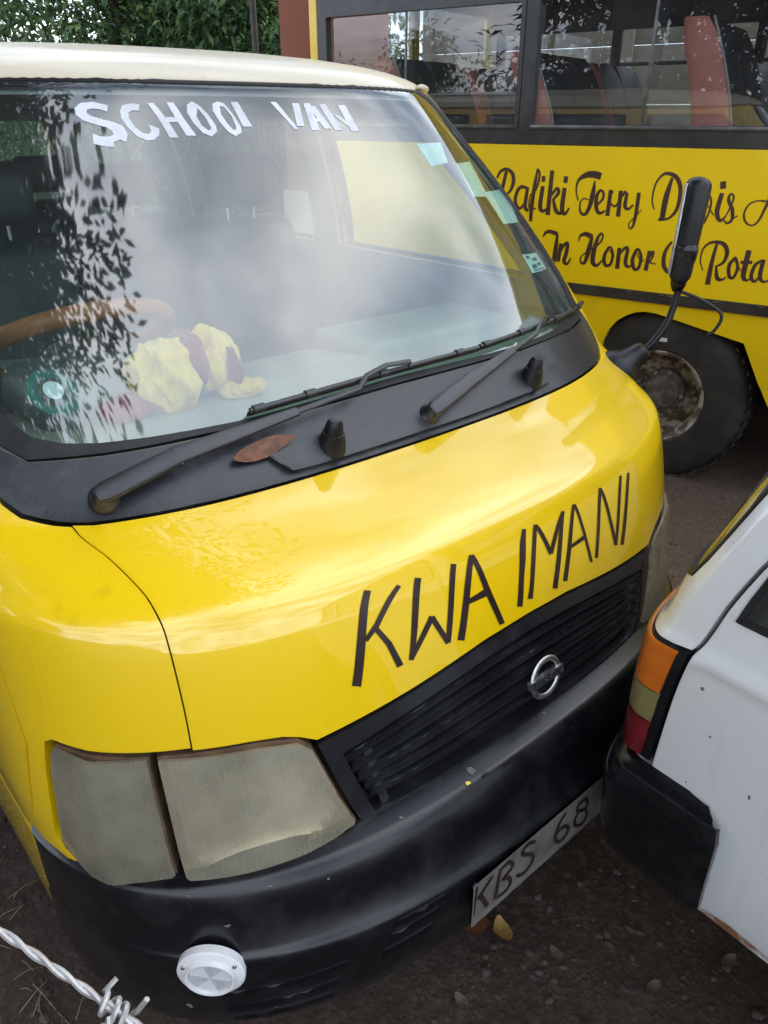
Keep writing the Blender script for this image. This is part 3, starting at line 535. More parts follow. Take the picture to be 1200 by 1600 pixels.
for sd in (-1, 1):
    f = (lambda p: p) if sd > 0 else both
    panel('side_panel', f(SIDE), [f(w) for w in W_], VS, M_yel, van, .045, k=KG, thick=.02)
    panel('side_trim', f([(.9, 3), (.9, 13.1), (1.99, 13.1), (1.99, 1)]), [f(w) for w in W_], VS, M_trim, van, .08, off=-.04, k=KG, thick=.012, roll=0)
    for w in W_:
        g = panel('side_window', f(w), [], VS, M_side, van, .08, off=-.012, k=KG, thick=.004, roll=0)
        ins = inset([(a*KG[0], b*KG[1]) for a, b in w], .012); ins = [(a/KG[0], b/KG[1]) for a, b in ins]
        panel('window_seal', f(w), [f(ins)], VS, M_rubber, g, .05, off=-.004, k=KG, thick=.015, roll=0)
    # door and slider sash bars
    for ym in (2.33, 3.4):
        tube('window_divider', [VS(sd*UY(ym, v), v, -.012) for v in lin(9.3, 12.65, 8)], .009, M_rubber, van, 6)
    # sill below the doors, with wheel arch
    def SL(y, z, o=0, sd=sd): return (sd*(.850-.012*((.62-z)/.3)**2+o), y, z)
    arch = [(1.02+.36+.36*math.cos(a), .31+.34*math.sin(a)) for a in lin(PI, 0, 14)]
    arch2 = [(3.3+.36*math.cos(a), .31+.34*math.sin(a)) for a in lin(PI, 0, 14)]
    panel('sill', [(.50, .31)]+arch+arch2+[(4.1, .31), (4.1, .615), (.50, .615)], [], SL, M_yel, van, .05, thick=.02, flip=sd < 0)
    V, F = [], []
    gut = [VS(sd*u, 13.19, .006) for u in lin(.60, 1.0, 10)+lin(1.02, 2, 30)]
    tube('rain_gutter', gut, [.004]+[.009]*(len(gut)-1), M_cream, van, 8)
    for yw in (1.38, 3.3):
        cx = sd*.70; w = lathe('wheel', [(.20, -.10), (.305, -.10), (.325, -.08), (.33, 0), (.325, .08), (.305, .10), (.20, .10)], (cx, yw, .33), (1, 0, 0), M_tyre, van, 32)
        lathe('rim', [(.0, .03), (.06, .035), (.075, .02), (.16, .03), (.185, .05), (.205, .095), (.2, -.1)], (cx, yw, .33), (sd, 0, 0), M_rim, w, 28)
roof = panel('roof', [(-2, 13.21), (-1, 13.21), (-.6, 13.21), (0, 13.22), (.6, 13.21), (1, 13.21), (2, 13.21), (2, 17), (-2, 17)], [], VS, M_cream, van, .05, k=(1.02, .12), thick=.015, roll=.006)
cap = [VS(u, 16.99) for u in lin(-2, 2, 60)]
obj('roof_centre', cap+[(0, 1.9, 1.893), (0, 4.1, 1.893)], [(i, i+1, 60+1) for i in range(8, 52)]+[(i, i+1, 61) for i in range(0, 8)]+[(i, i+1, 61) for i in range(52, 60)], M_cream, roof)
panel('headliner', [(-2, 13.1), (-.6, 13.1), (.6, 13.1), (2, 13.1), (2, 17), (-2, 17)], [], VS, M_head, van, .08, off=-.03, k=(1.02, .12), thick=0, roll=0)
obj('headliner_centre', [(-.5, 1.65, 1.845), (.5, 1.65, 1.845), (.52, 4.08, 1.845), (-.52, 4.08, 1.845)], [(3, 2, 1, 0)], M_head, van)
def RE(a, v, o=0): r = row(ROWS, v); return (a*r[2], YB+o, r[1]+r[5])
rw = [rounded([(.04, 9.6), (.86, 9.6), (.84, 12.4), (.04, 12.4)], .06), rounded([(-.86, 9.6), (-.04, 9.6), (-.04, 12.4), (-.84, 12.4)], .06)]
panel('rear_door', [(-1, 0), (1, 0), (1, 16.9), (-1, 16.9)], rw, RE, M_yel, van, .1, k=(.8, .12), thick=.02, flip=True)
panel('rear_trim', [(-.98, 0), (.98, 0), (.98, 16.5), (-.98, 16.5)], rw, lambda a, v, o=0: RE(a, v, o-.03), M_trim, van, .1, k=(.8, .12), thick=0, roll=0)
for w in rw: panel('rear_window', w, [], lambda a, v, o=0: RE(a, v, o-.01), M_side, van, .1, k=(.8, .12), thick=0, roll=0, flip=True)
boxo('floor_pan', (-.80, .55, .42), (.80, 4.08, .50), M_trim, van)
boxo('front_bulkhead', (-.62, .53, .40), (.62, .56, 1.1), M_dark, van)

# --- lettering on the nose
for q in HOOD_TXT:
    panel('letter', [inset([(a*KV[0], b*KV[1]) for a, b in p], -.0012) for p in q], [], lambda a, b, o=0: VS(a/KV[0], b/KV[1], o), M_ink, hood, .02, off=.0012, thick=0, roll=0)
# --- cut vinyl letters and stickers on the windscreen
for o_, h_ in GLASS_TXT:
    panel('letter', o_, h_, VS, M_vinyl, ws, .02, off=-.0013, k=KG, thick=0, roll=0)
for q in STICKERS:
    st_ = panel('sticker', [q], [], VS, M_mint, ws, .03, off=-.005, k=KG, thick=.0, roll=0)
q = STICKERS[3]
def lerp2(q, s, t): return tuple((q[0][i]*(1-s)+q[1][i]*s)*(1-t)+(q[3][i]*(1-s)+q[2][i]*s)*t for i in (0, 1))
for s0, s1, t0, t1 in ((.12, .3, .1, .25), (.45, .7, .25, .42), (.2, .45, .6, .8), (.55, .8, .55, .7), (.15, .85, .88, .93)):
    panel('sticker_mark', [[lerp2(q, s0, t0), lerp2(q, s1, t0), lerp2(q, s1, t1), lerp2(q, s0, t1)]], [], VS, M_stain, ws, .03, off=-.0035, k=KG, thick=0, roll=0)
def ring_uv(u, v, r, k=28): return [(u+r*math.cos(2*PI*i/k)/KG[0], v+r*math.sin(2*PI*i/k)/KG[1]) for i in range(k)]
panel('round_sticker', ring_uv(-.534, 9.65, .043), [ring_uv(-.534, 9.65, .026)], VS, M_green, ws, .02, off=-.005, k=KG, thick=0, roll=0)
panel('round_sticker_centre', ring_uv(-.532, 9.67, .0165), [], VS, M_vinyl, ws, .02, off=-.005, k=KG, thick=0, roll=0)

# --- headlights
LM = [(.648, 2.22), (.515, 2.165), (.455, 2.05), (.437, 1.9), (.39, .75), (.384, .64), (.42, .52), (.55, .33), (.648, .24)]
LT = [(.664, 2.22), (.74, 2.2), (.797, 2.28), (.813, 1.9), (.832, 1.0), (.838, .75), (.80, .38), (.768, .08), (.70, .13), (.664, .2)]
LB = [(.60, 2.33), (.515, 2.24), (.45, 2.10), (.432, 1.95), (.37, .5), (.42, .35), (.62, .05), (.77, .01), (.81, .35), (.848, .75), (.82, 1.95), (.81, 2.36), (.74, 2.31)]
for sd in (-1, 1):
    f = (lambda p: p[::-1]) if sd > 0 else (lambda p: [(-u, v) for u, v in p])
    h = panel('headlight', f(LB), [], VS, M_rust, van, .03, off=-.045, k=KV, thick=.02, roll=0)
    panel('lamp_reflector', rounded(f(LM), .012, 4), [], VS, M_reflector, h, .016, off=-.040, k=KV, thick=.0, roll=0, bulge=lambda a, b: .030*min(1, ((abs(a)-.53)/.13)**2+((b-1.25)/1.0)**2))
    panel('turn_reflector', rounded(f(LT), .008, 3), [], VS, M_lampin, h, .02, off=-.030, k=KV, thick=0, roll=0)
    for pol, ww in ((LM, .011), (LT, .009)):
        pm = [(a*KV[0], b*KV[1]) for a, b in f(pol)]; pi_ = inset(pm, ww); po_ = inset(pm, -.003)
        panel('lamp_rim', [(a/KV[0], b/KV[1]) for a, b in po_], [[(a/KV[0], b/KV[1]) for a, b in pi_]], VS, M_rust, h, .02, off=-.006, k=KV, thick=.03, roll=0)
    bc = Vector(VS(sd*.53, 1.25, -.038)); bn = (Vector(VS(sd*.53, 1.25, .1))-bc).normalized()
    lathe('bulb_shield', [(.0, .020), (.016, .018), (.021, .010), (.021, -.004)], bc, bn, M_lampin, h, 20)
    panel('lamp_lens', rounded(f(LM), .012, 4), [], VS, M_lens, h, .016, off=.004, k=KV, thick=.006, roll=.006, drop=.005, bulge=lambda a, b: .010*(1-((abs(a)-.52)/.16)**2))
    panel('turn_signal', rounded(f(LT), .008, 3), [], VS, M_turn, h, .012, off=.002, k=KV, thick=.006, roll=.005, drop=.004, bulge=lambda a, b: .012*max(0, 1-abs(abs(a)-(.745+.012*(2.2-b)/2))/.08))

# --- grille
gr = panel('grille', [(u, tab(HB, u)-.07) for u in lin(-.425, .425, 30)]+[(.37, .46), (.2, .48), (0, .50), (-.2, .48), (-.37, .46)],
           [[(-.388, 1.66), (-.348, .62), (0, .64), (.348, .62), (.388, 1.66), (.3, 1.79), (.2, 1.90), (.1, 1.985), (0, 2.02), (-.1, 1.985), (-.2, 1.90), (-.3, 1.79)]], VS, M_grille, van, .02, off=.0, k=KV, thick=.035, roll=.005, drop=.003)
panel('grille_backing', [(-.425, 2.2), (-.36, .45), (.36, .45), (.425, 2.2)], [], VS, M_dark, gr, .06, off=-.034, k=KV, thick=0, roll=0)
for i in range(5):
    t = i/4; hw = .384-.034*t
    ctr = lambda u, t=t: (1.86-.215*t*4*1.06)+(.30*(1-t)+.02*t)*(-(u/.38)**2)-.02
    panel('slat', [(u, ctr(u)+.085) for u in lin(-hw, hw, 20)]+[(u, ctr(u)-.075) for u in lin(hw, -hw, 20)], [], VS, M_grille, gr, .016, off=-.006, k=KV, thick=.022, roll=.004, drop=.003, bulge=lambda a, b, ctr=ctr: .055*(b-ctr(a)))
for s_ in (-1, 1):
    for u0 in (.335,):
        tube('grille_stay', [VS(s_*(u0+.012), 1.80 if u0 < .3 else 1.66, -.012), VS(s_*(u0-.010), .64, -.012)], [(.0035, .010)]*2, M_grille, gr, 6)
# emblem: ring, bar and its lettering
ec = Vector(VS(.018, 1.27, .012)); en = (Vector(VS(.018, 1.27, .1))-ec).normalized(); ex = Vector((1, 0, 0)); ez = en.cross(ex); ez = -ez if ez.z < 0 else ez
em = tube('emblem', [ec+ex*.040*math.cos(2*PI*i/36)+ez*.040*math.sin(2*PI*i/36) for i in range(36)], [(.006, .004)]*36, M_chrome, gr, 8, closed=True, flat=tuple(en))
def EM(a, b, o=0): return tuple(ec+ex*a+ez*b+en*o)
panel('emblem_bar', rounded([(-.050, -.0095), (.050, -.0095), (.050, .0095), (-.050, .0095)], .003), [], EM, M_chrome, em, .012, off=.006, thick=.010, roll=.0015, drop=.001)
NIS = {'N': [[(0, 0), (0, 1)], [(0, 1), (.8, 0)], [(.8, 0), (.8, 1)]], 'I': [[(.2, 0), (.2, 1)]], 'S': [[(.8, .9), (.1, 1), (.05, .55), (.75, .45), (.75, .05), (0, .05)]], 'A': [[(0, 0), (.4, 1)], [(.4, 1), (.8, 0)], [(.15, .35), (.65, .35)]]}
xx = -.041
for ch in 'NISSAN':
    ps = []
    for st_ in NIS[ch]:
        for a, b in zip(st_, st_[1:]): ps += stroke_quads([(xx+a[0]*.0125, -.006+a[1]*.012, .0026), (xx+b[0]*.0125, -.006+b[1]*.012, .0026)])
    panel('emblem_letter', ps, [], EM, M_dark, em, .02, off=.0068, thick=0, roll=0); xx += .0075 if ch == 'I' else .0148

# --- bumper
RB = [(.040, .272, .83, .53, 2.6, 0), (.006, .315, .848, .56, 2.6, 0), (-.011, .370, .855, .57, 2.6, 0), (-.017, .45, .857, .58, 2.6, 0), (-.017, .502, .858, .58, 2.6, 0), (-.002, .522, .857, .57, 2.6, 0),
      (.014, .555, .857, .56, 2.6, -.004), (.026, .605, .857, .55, 2.6, -.012), (.050, .642, .856, .53, 2.6, -.028), (.112, .655, .85, .50, 2.6, -.035)]
def BS(u, v, o=0): return S(u, v, RB, o)
bp = panel('bumper', [(-.935, 0), (-.93, 4.5), (-.925, 9), (.925, 9), (.93, 4.5), (.935, 0)], [], BS, M_bump, van, .02, k=(1.06, .05), thick=.03, roll=.006, drop=.003)
for s in (-1, 1):
    for i in range(3):
        panel('bumper_rib', rounded([(s*(.30+.01*i), 3.95-.55*i), (s*(.385+.012*i), 3.85-.55*i), (s*(.385+.012*i), 3.60-.55*i), (s*(.30+.01*i), 3.70-.55*i)][::s], .006), [], BS, M_bump, bp, .014, off=.006, k=(1.06, .05), thick=.008, roll=.004, drop=.004)
        panel('bumper_rib', rounded([(s*(.47+.01*i), 2.95-.50*i), (s*(.66-.01*i), 2.75-.50*i), (s*(.66-.01*i), 2.52-.50*i), (s*(.47+.01*i), 2.72-.50*i)][::s], .006), [], BS, M_bump, bp, .014, off=.006, k=(1.06, .05), thick=.008, roll=.004, drop=.004)
# paint chips on the bumper lip
for (u, v, r, mm) in ((-.18, 8.35, .007, M_plate), (-.165, 8.02, .006, M_dark), (-.20, 8.1, .004, M_busy), (-.40, 8.8, .004, M_plate), (-.43, 8.6, .003, M_plate), (-.41, 8.65, .002, M_plate), (-.62, 6.3, .0035, M_plate), (.02, 8.5, .003, M_plate), (-.33, 8.2, .003, M_plate), (-.55, 7.6, .0025, M_plate), (-.70, 2.2, .004, M_plate), (-.58, 2.0, .003, M_plate), (-.47, 7.2, .002, M_plate), (-.66, 7.7, .002, M_plate)):
    pg = [(u+r*(.6+.7*random.random())*math.cos(2*PI*i/9)*1.3/1.06, v+r*(.6+.7*random.random())*math.sin(2*PI*i/9)/.055) for i in range(9)]
    panel('paint_chip', pg, [], BS, mm, bp, .02, off=.001, k=(1.06, .05), thick=0, roll=0)
# number plate
def PS(x, z, o=0): return (x, -.0205-o, z)
pl = panel('number_plate', rounded([(-.284, .385), (.240, .385), (.240, .502), (-.284, .502)], .008), [], PS, M_plate, van, .05, off=.0, thick=.003, roll=.004, drop=-.002)
panel('plate_rim', rounded([(-.284, .385), (.240, .385), (.240, .502), (-.284, .502)], .008), [rounded([(-.279, .390), (.235, .390), (.235, .497), (-.279, .497)], .006)], PS, M_plate, pl, .05, off=.003, thick=.003, roll=.001, drop=.001)
for L in PLATE_TXT:
    panel('plate_character', [q for s in L for q in stroke_quads([(a, b, w*2.3) for a, b, w in s], 4)], [], PS, M_ink, pl, .03, off=.0022, thick=0, roll=0)
# round marker reflector screwed to the bumper corner
def near_uv(fn, P, u, v):
    best = (9, u, v)
    for i in range(-30, 31):
        for j in range(-30, 31):
            q = Vector(fn(u+i*.004, v+j*.05)); d = (q-Vector(P)).length
            if d < best[0]: best = (d, u+i*.004, v+j*.05)
    return best[1], best[2]
ru, rv = near_uv(BS, (-.690, .178, .49), -.7, 4)
rc = Vector(BS(ru, rv, .004)); rn = (Vector(BS(ru, rv, .1))-rc).normalized()
rf = lathe('marker_reflector', [(.0, .008), (.034, .008), (.036, .013), (.040, .014), (.0415, .006), (.053, .0035), (.0555, .001), (.0555, -.012)], rc, rn, M_wht, van, 40)
ra = rn.cross(Vector((0, 0, 1))).normalized(); rb = ra.cross(rn)
for i in range(6):
    a0, a1 = 2*PI*i/6+.25, 2*PI*(i+1)/6+.25
    V = [rc+rn*.0095]+[rc+rn*.0092+(ra*math.cos(a)+rb*math.sin(a))*.0335 for a in lin(a0, a1, 6)]
    o = obj('lens_sector', V, [(0, j+1, j+2) for j in range(6)], M_refl if i % 2 else M_refl2, rf, False)
for a in (.45, 2.6, 4.65):
    lathe('screw', [(.0, .0075), (.003, .007), (.0042, .004)], rc+(ra*math.cos(a)+rb*math.sin(a))*.047, rn, M_screw, rf, 10)

# --- washer nozzle caps and wipers
for (u, v) in ((-.155, 8.34), (.253, 8.37)):
    c = Vector(VS(u, v, .012)); n_ = Vector((0, -.25, 1)).normalized()
    lathe('washer_nozzle', [(.027, -.012), (.025, .004), (.0205, .026), (.020, .0275), (.018, .028), (.0175, .032), (.0145, .046), (.010, .053), (0, .054)], c, n_, M_black, cowl, 20)
def wiper(piv, mid, tip, b0, b1, hook):
    pc = Vector(VS(*piv, .004)); pn = (Vector(VS(*piv, .1))-pc).normalized()
    w = lathe('wiper', [(.024, -.004), (.024, .008), (.020, .014), (.016, .020), (.015, .034), (.010, .040), (0, .041)], pc, pn, M_wiper, van, 20)
    P0_ = pc+pn*.032; P1 = Vector(VS(*mid, .036)); P3 = Vector(VS(*tip, .034)); P2 = P1.lerp(P3, .62)
    up = tuple(pn); up_v = pn
    d0 = (P1-P0_).normalized()
    pts = [P0_-d0*.012, P0_, P0_.lerp(P1, .5), P1-d0*.004]
    tube('wiper_head', pts, [(.011, .007), (.0165, .0095), (.0165, .0090), (.0155, .0085)], M_wiper, w, 16, flat=up, sq=.45)
    tube('wiper_arm', [P1-d0*.012, P1, P1.lerp(P2, .33), P1.lerp(P2, .66), P2], [(.0150, .0070), (.0150, .0070), (.0130, .006), (.0105, .005), (.0080, .004)], M_wiper, w, 16, flat=up, sq=.4)
    hk = [P2-(P2-P1).normalized()*.01, P3]+[Vector(VS(u, v, o)) for u, v, o in hook]
    tube('wiper_hook', hk, [(.0055, .0025)]*len(hk), M_wiper, w, 8, flat=up)
    tube('hinge_pin', [P1-d0*.003-up_v.cross(d0)*.017, P1-d0*.003+up_v.cross(d0)*.017], .0045, M_wiper, w, 8)
    us = lin(0, 1, 26); bl = [Vector(VS(b0[0]+(b1[0]-b0[0])*t, b0[1]+(b1[1]-b0[1])*t+.02*math.sin(PI*t), .020)) for t in us]
    b_ = tube('wiper_blade', bl, [(.0055, .0045)]*len(bl), M_wiper, w, 8, flat=up)
    bl2 = [Vector(VS(b0[0]+(b1[0]-b0[0])*t, b0[1]+(b1[1]-b0[1])*t+.02*math.sin(PI*t), .009)) for t in us]
    tube('blade_rubber', bl2, [(.003, .010)]*len(bl2), M_rubber, b_, 6, flat=up)
    for t in (.04, .30, .62, .95):
        c = bl[int(t*25)]; d = (bl[min(25, int(t*25)+1)]-bl[int(t*25)-1]).normalized()
        tube('blade_clip', [c-d*.011, c+d*.011], [(.0085, .0075)]*2, M_wiper, b_, 8, flat=up)
wiper((-.535, 8.36), (-.405, 8.66), (-.075, 8.93), (-.256, 9.03), (.150, 9.09), [(-.055, 9.06, .036), (-.020, 9.13, .036), (.008, 9.12, .03), (.005, 9.08, .022)])
wiper((.004, 8.33), (.088, 8.62), (.315, 9.01), (.155, 9.10), (.640, 9.16), [(.337, 9.12, .036), (.362, 9.20, .036), (.392, 9.20, .03), (.392, 9.16, .022)])

# --- near-side mirror on its bracket
M_tape = mat('black_insulating_tape', (.007, .007, .008), .26, col2=(.016, .016, .018), nscale=30, spec=.5)
mb = Vector((.800, .470, 1.165)); mi_dir = Vector((.88, .47, 0))
mbn = (Vector(VS(.755, 6.75, .1))-Vector(VS(.755, 6.75))).normalized(); mbc = Vector(VS(.755, 6.75)); mbn = (mbn+Vector((.25, 0, 0))).normalized()
mir = lathe('mirror', [(0, -.03), (.058, -.03), (.057, -.006), (.050, .004), (.036, .022), (.029, .044), (.0265, .062), (.0245, .068), (.017, .075), (0, .077)], mbc, mbn, M_black, van, 24)
st = sub([mbc+mbn*.065, mbc+mbn*.095, (.878, .432, 1.226), (.900, .430, 1.272), (.910, .428, 1.34), (.914, .43, 1.38)], 5)
tube('mirror_stalk', st, .0095, M_black, mir, 10)
tube('spare_rod', sub([(.907, .428, 1.315), (.925, .375, 1.300), (.945, .330, 1.275), (.945, .318, 1.255), (.93, .325, 1.225), (.92, .335, 1.215)], 5), .0045, M_black, mir, 8)
bm = bmesh.new(); box(bm, (-.065, -.026, -.125), (.065, .026, .125), .024, 4)
for v in bm.verts:
    t = (v.co.z+.125)/.25; v.co.y *= 1.02+.18*t; v.co.x *= .9+.15*t
mo = from_bm('mirror_housing', bm, M_black, mir, 50)
mrot = Matrix.Rotation(RAD(-6), 3, 'Y')
mo.rotation_euler = (RAD(2), RAD(3), RAD(30)); mo.location = (.924, .436, 1.460)
gm = boxo('mirror_glass', (-.055, .024, -.105), (.055, .031, .11), M_chrome, mo, .004)
bm = bmesh.new(); box(bm, (-.062, -.0265, -.150), (.062, .0265, -.020), .022, 3)
bmesh.ops.subdivide_edges(bm, edges=bm.edges[:], cuts=3, use_grid_fill=True)
for v in bm.verts:
    t = (v.co.z+.150)/.13; k = (.34+.66*max(0, min(1, t*1.25))**.8)*1.06; v.co.y *= max(.62, k)*1.08; v.co.x *= k
    v.co += Vector((noise.noise(v.co*70), noise.noise(v.co*70+Vector((9, 0, 0))), .3*noise.noise(v.co*50)))*.0022
    v.co.y += math.copysign(.0012*(int(v.co.z*90) % 2), v.co.y)
tpw = from_bm('tape_wrap', bm, M_tape, mir, 35); tpw.rotation_euler = mo.rotation_euler; tpw.location = mo.location

# --- cabin: dashboard, wheel, seats
dash_top = []
def DS(u, y, o=0):
    p = VS(u, 9.0); t = y
    return (p[0]*(1-.03*t), p[1]-.01+t*(.98-p[1]), 1.205+.02*math.sin(PI*min(1, t*1.2))-.05*max(0, t-.8)*5*max(0, t-.8)+o)
dash = panel('dashboard', [(u, -.02) for u in lin(-.84, .84, 30)]+[(.84, 1.0), (-.84, 1.0)], [], DS, M_dash, van, .05, k=(1.0, .5), thick=.25, roll=.01, drop=.006)
def blob(bm, c, r, seg=20):
    q = bmesh.ops.create_uvsphere(bm, u_segments=seg, v_segments=seg//2+2, radius=1)
    for v in q['verts']: v.co = Vector((v.co.x*r[0], v.co.y*r[1], v.co.z*r[2]))+Vector(c)
bm = bmesh.new(); box(bm, (-.62, .72, 1.19), (-.20, 1.0, 1.295), .045, 4); from_bm('instrument_hood', bm, M_dash2, dash, 50)
bm = bmesh.new(); box(bm, (.12, .74, 1.195), (.62, .97, 1.245), .02, 3); from_bm('dash_tray', bm, M_dash, dash, 50)
wc = Vector((-.435, 1.06, 1.29)); tl = Matrix.Rotation(RAD(-28), 3, 'X')
sw = tube('steering_wheel', [wc+tl@Vector((.205*math.cos(a), .205*math.sin(a), 0)) for a in lin(0, 2*PI, 48)[:-1]], .0195, M_wheelc, van, 12, closed=True)
for a in (.4, PI-.4, 1.5*PI):
    tube('spoke', [wc+tl@Vector((.2*math.cos(a), .2*math.sin(a), 0)), wc+tl@Vector((.05*math.cos(a), .05*math.sin(a), -.03))], [(.018, .008), (.025, .012)], M_dash2, sw, 8)
lathe('hub', [(.0, .0), (.055, -.005), (.07, -.02), (.07, -.05), (.03, -.07), (.03, -.3)], wc, tl@Vector((0, 0, 1)), M_dash2, sw, 24)
def van_seat(x, y, wd, top=1.40, hr=True):
    s = boxo('seat', (x-wd/2, y-.50, .78), (x+wd/2, y-.02, .92), M_seat, van, .05, seg=3)
    bm = bmesh.new(); box(bm, (x-wd/2, y-.03, .88), (x+wd/2, y+.10, top), .055, 4)
    for v in bm.verts:
        t = (v.co.z-.88)/(top-.88); v.co.y += .10*t; v.co.x = x+(v.co.x-x)*(1-.14*t*t)
    from_bm('seat_back', bm, M_seat, s, 50)
    if hr:
        bm = bmesh.new(); box(bm, (x-.13, y+.05, top+.03), (x+.13, y+.14, top+.19), .045, 4); from_bm('headrest', bm, M_seat, s, 50)
        for dx in (-.05, .05): tube('headrest_rod', [(x+dx, y+.10, top-.02), (x+dx, y+.10, top+.05)], .005, M_chrome, s, 6)
    boxo('seat_base', (x-wd/2+.04, y-.46, .49), (x+wd/2-.04, y-.02, .79), M_dash2, s, .01)
van_seat(-.36, 1.66, .50, 1.42); van_seat(.06, 1.66, .30, 1.34, False); van_seat(.43, 1.66, .46, 1.42)
for yy in (2.5, 3.35):
    van_seat(-.38, yy, .62, 1.36); van_seat(.38, yy, .62, 1.36)

# ---------------------------------------------------------------- the yellow bus alongside (own frame: x to its rear, y outward to the van, z up)
bus = thing('school_bus', 'yellow bus with black framed windows and brown script lettering along its side', 'bus', (2.6301, 1.0807, 0), RAD(103.9))
S0, S1, BW = -4.6, 2.50, 2.12       # front end, rear end, width
M_bblk = mat('bus_black_paint', (.016, .017, .021), .35, col2=(.04, .04, .045), nscale=6, coat=.3, coat_r=.2)
M_alu = mat('window_track_metal', (.10, .10, .105), .35, .6, col2=(.16, .16, .16), nscale=20)
def BSd(s, z, o=0): return (s, o, z)
archp = [(.615, .30), (.612, .52), (.604, .60), (.59, .67), (.566, .731), (.530, .780), (.481, .815), (.44, .833), (.397, .842), (.345, .841), (.29, .831), (.098, .792), (-.091, .755), (-.183, .59), (-.265, .364), (-.275, .30)]
arch_f = [(s-3.1, z) for s, z in archp]
low = [(S1, .46)]+[(S1, 1.585), (S0, 1.585), (S0, .46)]+[(s, max(z, .46)) for s, z in reversed(arch_f)]+[(s, max(z, .46)) for s, z in reversed(archp)]
bside = panel('side_panel', low, [], BSd, M_busy, bus, .09, thick=.03, roll=.008, drop=.003, flip=True)
# window openings: (s0, s1)
WB = [(1.165, 2.40), (-.36, 1.115), (-1.88, -.41), (-3.40, -1.93)]
zb, zt = 1.665, 2.215
panel('window_band', [(S1-.055, 1.588), (S1-.055, 2.36), (S0, 2.36), (S0, 1.588)], [rounded([(a, zb-.012), (b, zb-.012), (b, zt), (a, zt)], .02) for a, b in WB], BSd, M_bblk, bus, .12, off=.004, thick=.04, roll=.006, drop=.003, flip=True)
panel('upper_panel', [(S1, 2.363), (S0, 2.363), (S0, 2.72), (S1, 2.72)], [], BSd, M_busy, bus, .3, thick=.03, flip=True)
panel('corner_post', [(S1-.052, 1.588), (S1, 1.588), (S1, 2.36), (S1-.052, 2.36)], [], BSd, M_busy, bus, .1, off=.006, thick=.04, flip=True)
for i, (a, b) in enumerate(WB):
    f = panel('window_frame', rounded([(a, zb-.012), (b, zb-.012), (b, zt), (a, zt)], .02), [rounded([(a+.022, zb+.008), (b-.022, zb+.008), (b-.022, zt-.02), (a+.022, zt-.02)], .015)], BSd, M_bblk, bus, .1, off=.012, thick=.045, roll=.004, drop=.003, flip=True)
    m_ = .52 if i == 1 else (a+b)/2+.05
    obj('pane', [(a+.01, -.012, zb), (m_+.03, -.012, zb), (m_+.03, -.012, zt), (a+.01, -.012, zt)], [(3, 2, 1, 0)], M_busg, f, False)
    obj('pane', [(m_-.02, -.026, zb), (b-.01, -.026, zb), (b-.01, -.026, zt), (m_-.02, -.026, zt)], [(3, 2, 1, 0)], M_busg, f, False)
    boxo('pane_edge', (m_+.018, -.016, zb), (m_+.03, -.008, zt-.01), M_alu, f, .002)
    boxo('window_track', (a+.02, -.03, zb-.008), (b-.02, .018, zb+.010), M_alu, f, .004)
rail = panel('rub_rail', [(S1, .892), (.62, .892), (S0, .892), (S0, .942), (.62, .942), (S1, .942)], [], BSd, M_bblk, bus, .1, off=.022, thick=.022, roll=.008, drop=.008, flip=True)
for s, w in ((.50, .03), (.33, .02), (.30, .05), (.08, .04), (-.12, .03)):
    panel('rail_chip', [(s, .936), (s-w, .937), (s-w*.9, .942-.004), (s-w*.3, .9335)], [], BSd, M_wht, rail, .05, off=.0205, thick=0, roll=0, flip=True)
for L in BUS_TXT:
    panel('letter', [q for st_ in L for q in stroke_quads(st_, 5)], [], BSd, M_inkbus, bside, .2, off=.0012, thick=0, roll=0, flip=True)
# rear end, roof, floor, far side
M_bus_in = mat('bus_interior', (.22, .23, .26), .7)
boxo('rear_wall', (S1-.03, -BW, .46), (S1, -.03, 1.58), M_busy, bus, .008)
boxo('rear_header', (S1-.03, -BW, 2.35), (S1, -.03, 2.72), M_busy, bus, .008)
for y0 in (-.12, -1.1, -BW+.0): boxo('rear_post', (S1-.03, y0, 1.58), (S1, y0+.09, 2.35), M_busy, bus, .006)
for y0, y1 in ((-1.01, -.12), (-BW+.09, -1.1)): obj('rear_pane', [(S1-.015, y0, 1.58), (S1-.015, y1, 1.58), (S1-.015, y1, 2.35), (S1-.015, y0, 2.35)], [(0, 1, 2, 3)], M_busg, bus, False)
boxo('front_wall', (S0, -BW, .46), (S0+.03, -.03, 1.6), M_busy, bus, .008)
boxo('front_header', (S0, -BW, 2.45), (S0+.03, -.03, 2.72), M_busy, bus, .008)
obj('front_windscreen', [(S0+.015, -BW, 1.6), (S0+.015, -.03, 1.6), (S0+.015, -.03, 2.45), (S0+.015, -BW, 2.45)], [(0, 1, 2, 3)], M_busg, bus, False)
bm = bmesh.new(); box(bm, (S0, -BW, 2.70), (S1, .0, 2.84), .06, 3); from_bm('roof', bm, M_busy, bus)
boxo('floor', (S0+.05, -BW+.04, .86), (S1-.05, -.05, .92), M_bus_in, bus, .004)
boxo('far_side', (S0, -BW-.03, .46), (S1, -BW, 1.60), M_busy, bus, .008)
boxo('far_header', (S0, -BW-.03, 2.24), (S1, -BW, 2.72), M_bblk, bus, .008)
for i, s in enumerate((S1-.10, 1.5, .55, -.35, -1.3, -2.3, -3.3, S0+.06)):
    boxo('far_post', (s-(.10 if i == 3 else .035), -BW-.03, 1.60), (s+(.10 if i == 3 else .035), -BW, 2.24), M_bblk, bus, .004)
boxo('far_transom', (S0, -BW-.022, 2.02), (S1, -BW-.008, 2.045), M_bblk, bus, .003)
